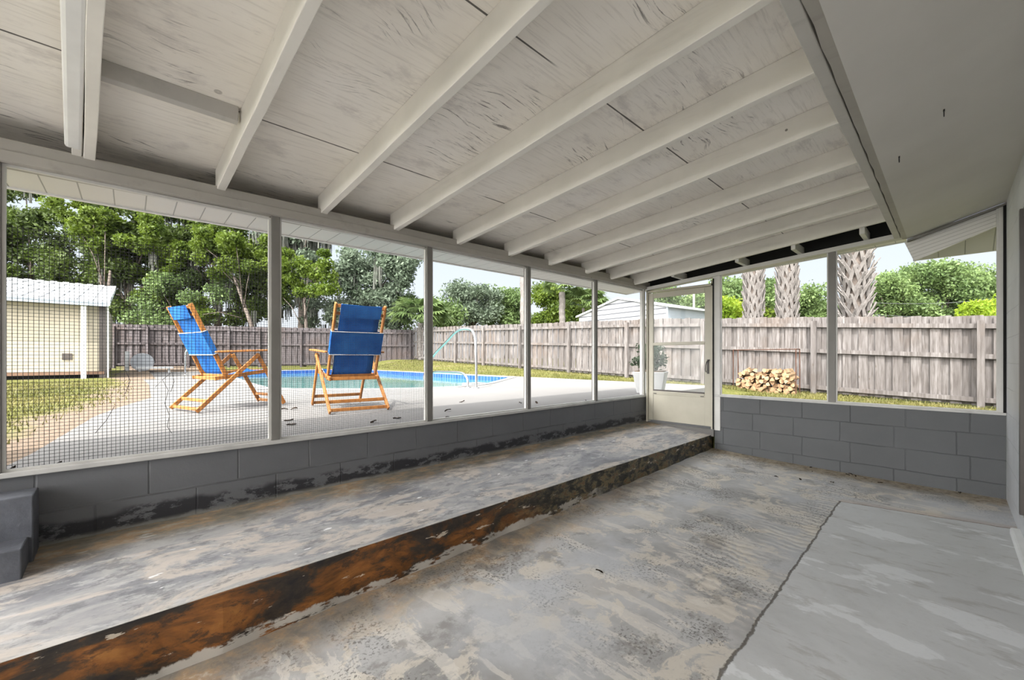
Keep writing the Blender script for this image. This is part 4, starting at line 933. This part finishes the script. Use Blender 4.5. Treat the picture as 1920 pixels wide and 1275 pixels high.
tree(180,23.5,[(80,230,375,440,13),(150,290,395,470,13),(230,330,480,560,6)],'bright','sunlit yellow-green leafy crown over the shed roof',leaf=.13,trunkr=.12)
tree(400,27,[(300,500,375,480,48),(300,530,460,600,60)],'oak','broad mossy oak behind the left blue chair',moss=90)
tree(478,23.6,[(420,515,420,520,16),(370,470,430,520,8),(300,400,440,600,9)],'bright','bright green young tree just left of the first screen post',leaf=.12,trunkr=.12)
tree(345,24.3,[(250,420,520,612,26)],'mid','shrubby green growth hanging over the back fence by the left chair',leaf=.12,trunkr=.12)
tree(560,27,[(500,640,395,450,20),(500,600,440,540,22),(500,640,560,612,10)],'grey','moss-draped grey-green oak between the two screen posts',moss=110)
tree(570,23.2,[(515,610,470,560,15),(560,640,490,550,8)],'bright','low bright green sapling in front of the mossy oak',leaf=.12,trunkr=.1)
tree(690,26,[(635,760,465,560,34),(640,735,540,608,26),(690,775,478,520,10)],'grey','grey-green oak crown above the right blue chair',moss=12,leaf=.14)
tree(740,27,[(700,775,560,610,16)],'mid','dense low shrub left of the fan palm',leaf=.13,trunkr=.1)
tree(885,34,[(845,930,545,600,26),(860,900,540,560,7)],'grey','hazy round-topped tree over the pool handrail',leaf=.16)
tree(830,31,[(800,860,575,612,14)],'mid','pale shrub beside the second screen post above the fence',leaf=.15,trunkr=.1)
tree(950,36,[(915,985,548,606,26)],'mid','green tree standing left of the slender palm trunk',leaf=.16)
tree(1025,33,[(1000,1060,542,606,28)],'bright','sunny green tree between the slender palm and the brown-trunk palm',leaf=.15)
tree(1085,36,[(1060,1125,560,606,16)],'bright','green clump behind the neighbouring shed eave',leaf=.15)
tree(1262,36,[(1225,1290,548,590,16)],'mid','small pale tree above the shed roof seen through the door',leaf=.15)
tree(1330,34,[(1305,1345,545,600,14)],'mid','green tree at the right edge of the door glass',leaf=.15)
tree(1375,25,[(1345,1400,530,575,18)],'mid','green tree left of the leftmost booted palm',leaf=.13)
tree(1370,18,[(1345,1405,575,610,16)],'lime','low yellow-green shrub above the fence at the door post',leaf=.09,trunkr=.08)
tree(1445,26,[(1428,1460,530,600,14)],'mid','green tree between the first two booted palms',leaf=.13)
tree(1505,26,[(1492,1525,548,600,12),(1520,1560,575,604,8)],'mid','low green treeline right of the middle booted palm',leaf=.13)
tree(1437,13.2,[(1428,1450,578,608,5)],'bright','small palmetto sprout at the foot of the leftmost booted palm',leaf=.09,trunkr=.04,n=90)
tree(1680,27,[(1640,1700,535,595,26),(1640,1690,520,550,6)],'mid','round green tree right of the shaggy palm',leaf=.13)
tree(1765,28,[(1700,1830,505,600,52),(1735,1790,492,530,14)],'mid','tallest green tree above the right part of the fence',leaf=.13)
tree(1860,28,[(1820,1935,510,600,34)],'mid','green tree at the far right beside the house corner',leaf=.13)
tree(1845,16,[(1812,1890,572,606,20)],'lime','bright yellow-green bush peeking over the fence at far right',leaf=.08,trunkr=.08)
# power lines
def cable(pa,pb,lab):
    pts=[pa.lerp(pb,i/12)-Vector((0,0,.35*math.sin(math.pi*i/12))) for i in range(13)]
    b=MB(); b.tube(pts,.012,6); b.build('power_line',M['cable'],loc=pa,label=lab,cat='cable')
cable(P3(1600,566,22),P3(1960,545,22),'upper power line crossing the trees above the right fence')
cable(P3(1640,590,22),P3(1960,572,22),'lower power line crossing the trees above the right fence')
# ---------------------------------------------------------------- grass blades
def blades(n,fn,h,lab):
    q=[];m=0
    while m<n:
        x,y=fn(); z=gz(x,y)
        if z<0: continue
        a=rng.random()*6.28; w=.006+.004*rng.random(); l=h*(.5+rng.random()); cx,sy=math.cos(a)*w,math.sin(a)*w; ox,oy=rng.normal()*l*.5,rng.normal()*l*.5
        q.append([(x-cx,y-sy,z-.01),(x+cx,y+sy,z-.01),(x+ox+cx*.2,y+oy+sy*.2,z+l),(x+ox-cx*.2,y+oy-sy*.2,z+l)]); m+=1
    return np.array(q)
def g1():
    while 1:
        y=3.3+11*rng.random()**1.6; x=-5.5+5.7*rng.random()
        lim=np.interp(y,[3.3,5.6,6.5,7.7,12],[-.44,-.27,-.1,.2,.28])-.03
        if x<lim-.15-1.1*rng.random() : return x,y
def g2():
    if rng.random()<.5: return 8.7+3.1*rng.random(),3.2+17*rng.random()
    return 9.0+2.8*rng.random(),-4+8*rng.random()
fast_mesh('lawn_grass',np.concatenate([blades(42000,g1,.035,''),blades(30000,g2,.05,'')]),4,M['grass'],label='short patchy green and straw-coloured lawn grass around the pool deck',cat='grass',kind='stuff')
# ---------------------------------------------------------------- dry leaves
def leaf_mesh(k):
    rr=random.Random(k); b=MB(); n=7; L=.024
    for i in range(n):
        s_=i/(n-1); w=.010*math.sin(math.pi*min(.97,max(.03,s_)))*(1+.4*rr.random()); zc=.006*math.sin(s_*3+k)+.004
        b.v+=[(-L+2*L*s_,-w,zc+.005*rr.random()),(-L+2*L*s_,0,zc-.003),(-L+2*L*s_,w,zc+.006*rr.random())]
    for i in range(n-1):
        for j in range(2): a=i*3+j; b.f.append((a,a+1,a+4,a+3))
    me=bpy.data.meshes.new('dry_leaf'); me.from_pydata(b.v,[],b.f); me.materials.append(M['deadleaf']); me.update(); return me
lms=[leaf_mesh(k) for k in range(4)]
def leafat(x,y,z,sc,lab,grp):
    o=bpy.data.objects.new('dry_leaf',lms[R.randrange(4)]); COL.objects.link(o); o.location=(x,y,z); o.rotation_euler=(R.uniform(-.3,.3),R.uniform(-.3,.3),R.uniform(0,6.28)); o.scale=(sc,sc,sc); tag(o,label=lab,cat='leaf',group=grp)
def onZ(px,py,z):
    t=(H-z)*F/(py-HY); return at(px,t)
for px,py in ((533,769),(552,768),(541,789),(547,797),(745,785),(840,771),(866,754),(700,793),(975,757),(1006,756)):
    x,y=onZ(px,py,DZ+.002)
    if y<3.17: y=3.17
    leafat(x,y,DZ+.004,1.5,'small dark dead leaf lying on the pool deck just outside the screen','dead leaves on the pool deck by the screen')
for px,py in ((8,872),(22,875),(35,868),(84,868),(104,866),(840,777),(745,790),(1100,752)):
    a,b_=ray(px); t=(YW+.035)/b_; leafat(a*t,YW+.035,.657,1.0,'dark curled leaf resting on the white sill of the pool side screens','dead leaves on the pool side sill')
for px,py in ((1523,875),(1520,885),(1597,888),(1603,893),(1590,891),(1500,900),(1560,905),(1650,905),(1800,925),(1455,895)):
    x,y=onZ(px,py,.006); leafat(min(x,5.3),y,.006,.9,'dark scrap of leaf litter in the dirt along the end wall','leaf litter along the end wall')
x,y=onZ(1124,1073,.0); leafat(x,y,floorz(x,y)+.003,.9,'single reddish-brown leaf lying alone in the middle of the lower floor',None)
x,y=onZ(1102,783,.0)
# ---------------------------------------------------------------- light
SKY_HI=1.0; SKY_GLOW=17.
sun=bpy.data.lights.new('sun','SUN'); sun.energy=7.5; sun.angle=.009; sun.color=(1,.965,.90)
so=bpy.data.objects.new('sun',sun); COL.objects.link(so); dv=Vector((.72,.37,-1)).normalized(); so.rotation_euler=dv.to_track_quat('-Z','Y').to_euler(); so.location=(0,0,20)
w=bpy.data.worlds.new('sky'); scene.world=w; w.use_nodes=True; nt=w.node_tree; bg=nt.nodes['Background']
tc=nt.nodes.new('ShaderNodeTexCoord'); sx=nt.nodes.new('ShaderNodeSeparateXYZ'); nt.links.new(tc.outputs['Generated'],sx.inputs[0])
rp=nt.nodes.new('ShaderNodeValToRGB'); nt.links.new(sx.outputs[2],rp.inputs[0]); e=rp.color_ramp.elements
e[0].position=0.; e[0].color=(.98,1.02,1.07,1); e[1].position=1.; e[1].color=(.80,.90,1,1)
m=rp.color_ramp.elements.new(.36); m.color=(.78,.91,1.07,1)
def mrange(sock,a,b,c,d):
    q=nt.nodes.new('ShaderNodeMapRange'); q.interpolation_type='SMOOTHSTEP'; nt.links.new(sock,q.inputs[0])
    for k,v_ in enumerate((a,b,c,d)): q.inputs[k+1].default_value=v_
    return q.outputs[0]
# sky brighter overhead, plus a glow behind the camera, both added to light the porch
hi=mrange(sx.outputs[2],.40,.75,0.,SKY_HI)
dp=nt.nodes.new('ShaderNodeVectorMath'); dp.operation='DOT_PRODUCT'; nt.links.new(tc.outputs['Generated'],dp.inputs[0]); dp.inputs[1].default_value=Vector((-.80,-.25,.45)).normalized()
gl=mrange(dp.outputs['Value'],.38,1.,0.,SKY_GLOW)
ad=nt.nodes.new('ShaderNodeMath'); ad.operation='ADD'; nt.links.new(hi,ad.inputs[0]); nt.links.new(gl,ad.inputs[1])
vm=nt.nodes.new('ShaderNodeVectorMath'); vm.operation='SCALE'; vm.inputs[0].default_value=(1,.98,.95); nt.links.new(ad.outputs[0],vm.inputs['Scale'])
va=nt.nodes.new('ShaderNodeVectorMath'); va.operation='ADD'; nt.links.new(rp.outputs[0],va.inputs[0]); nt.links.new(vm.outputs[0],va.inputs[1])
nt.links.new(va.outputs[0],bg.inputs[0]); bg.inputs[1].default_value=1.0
scene.cycles.diffuse_bounces=8; scene.cycles.max_bounces=14; scene.cycles.transparent_max_bounces=16
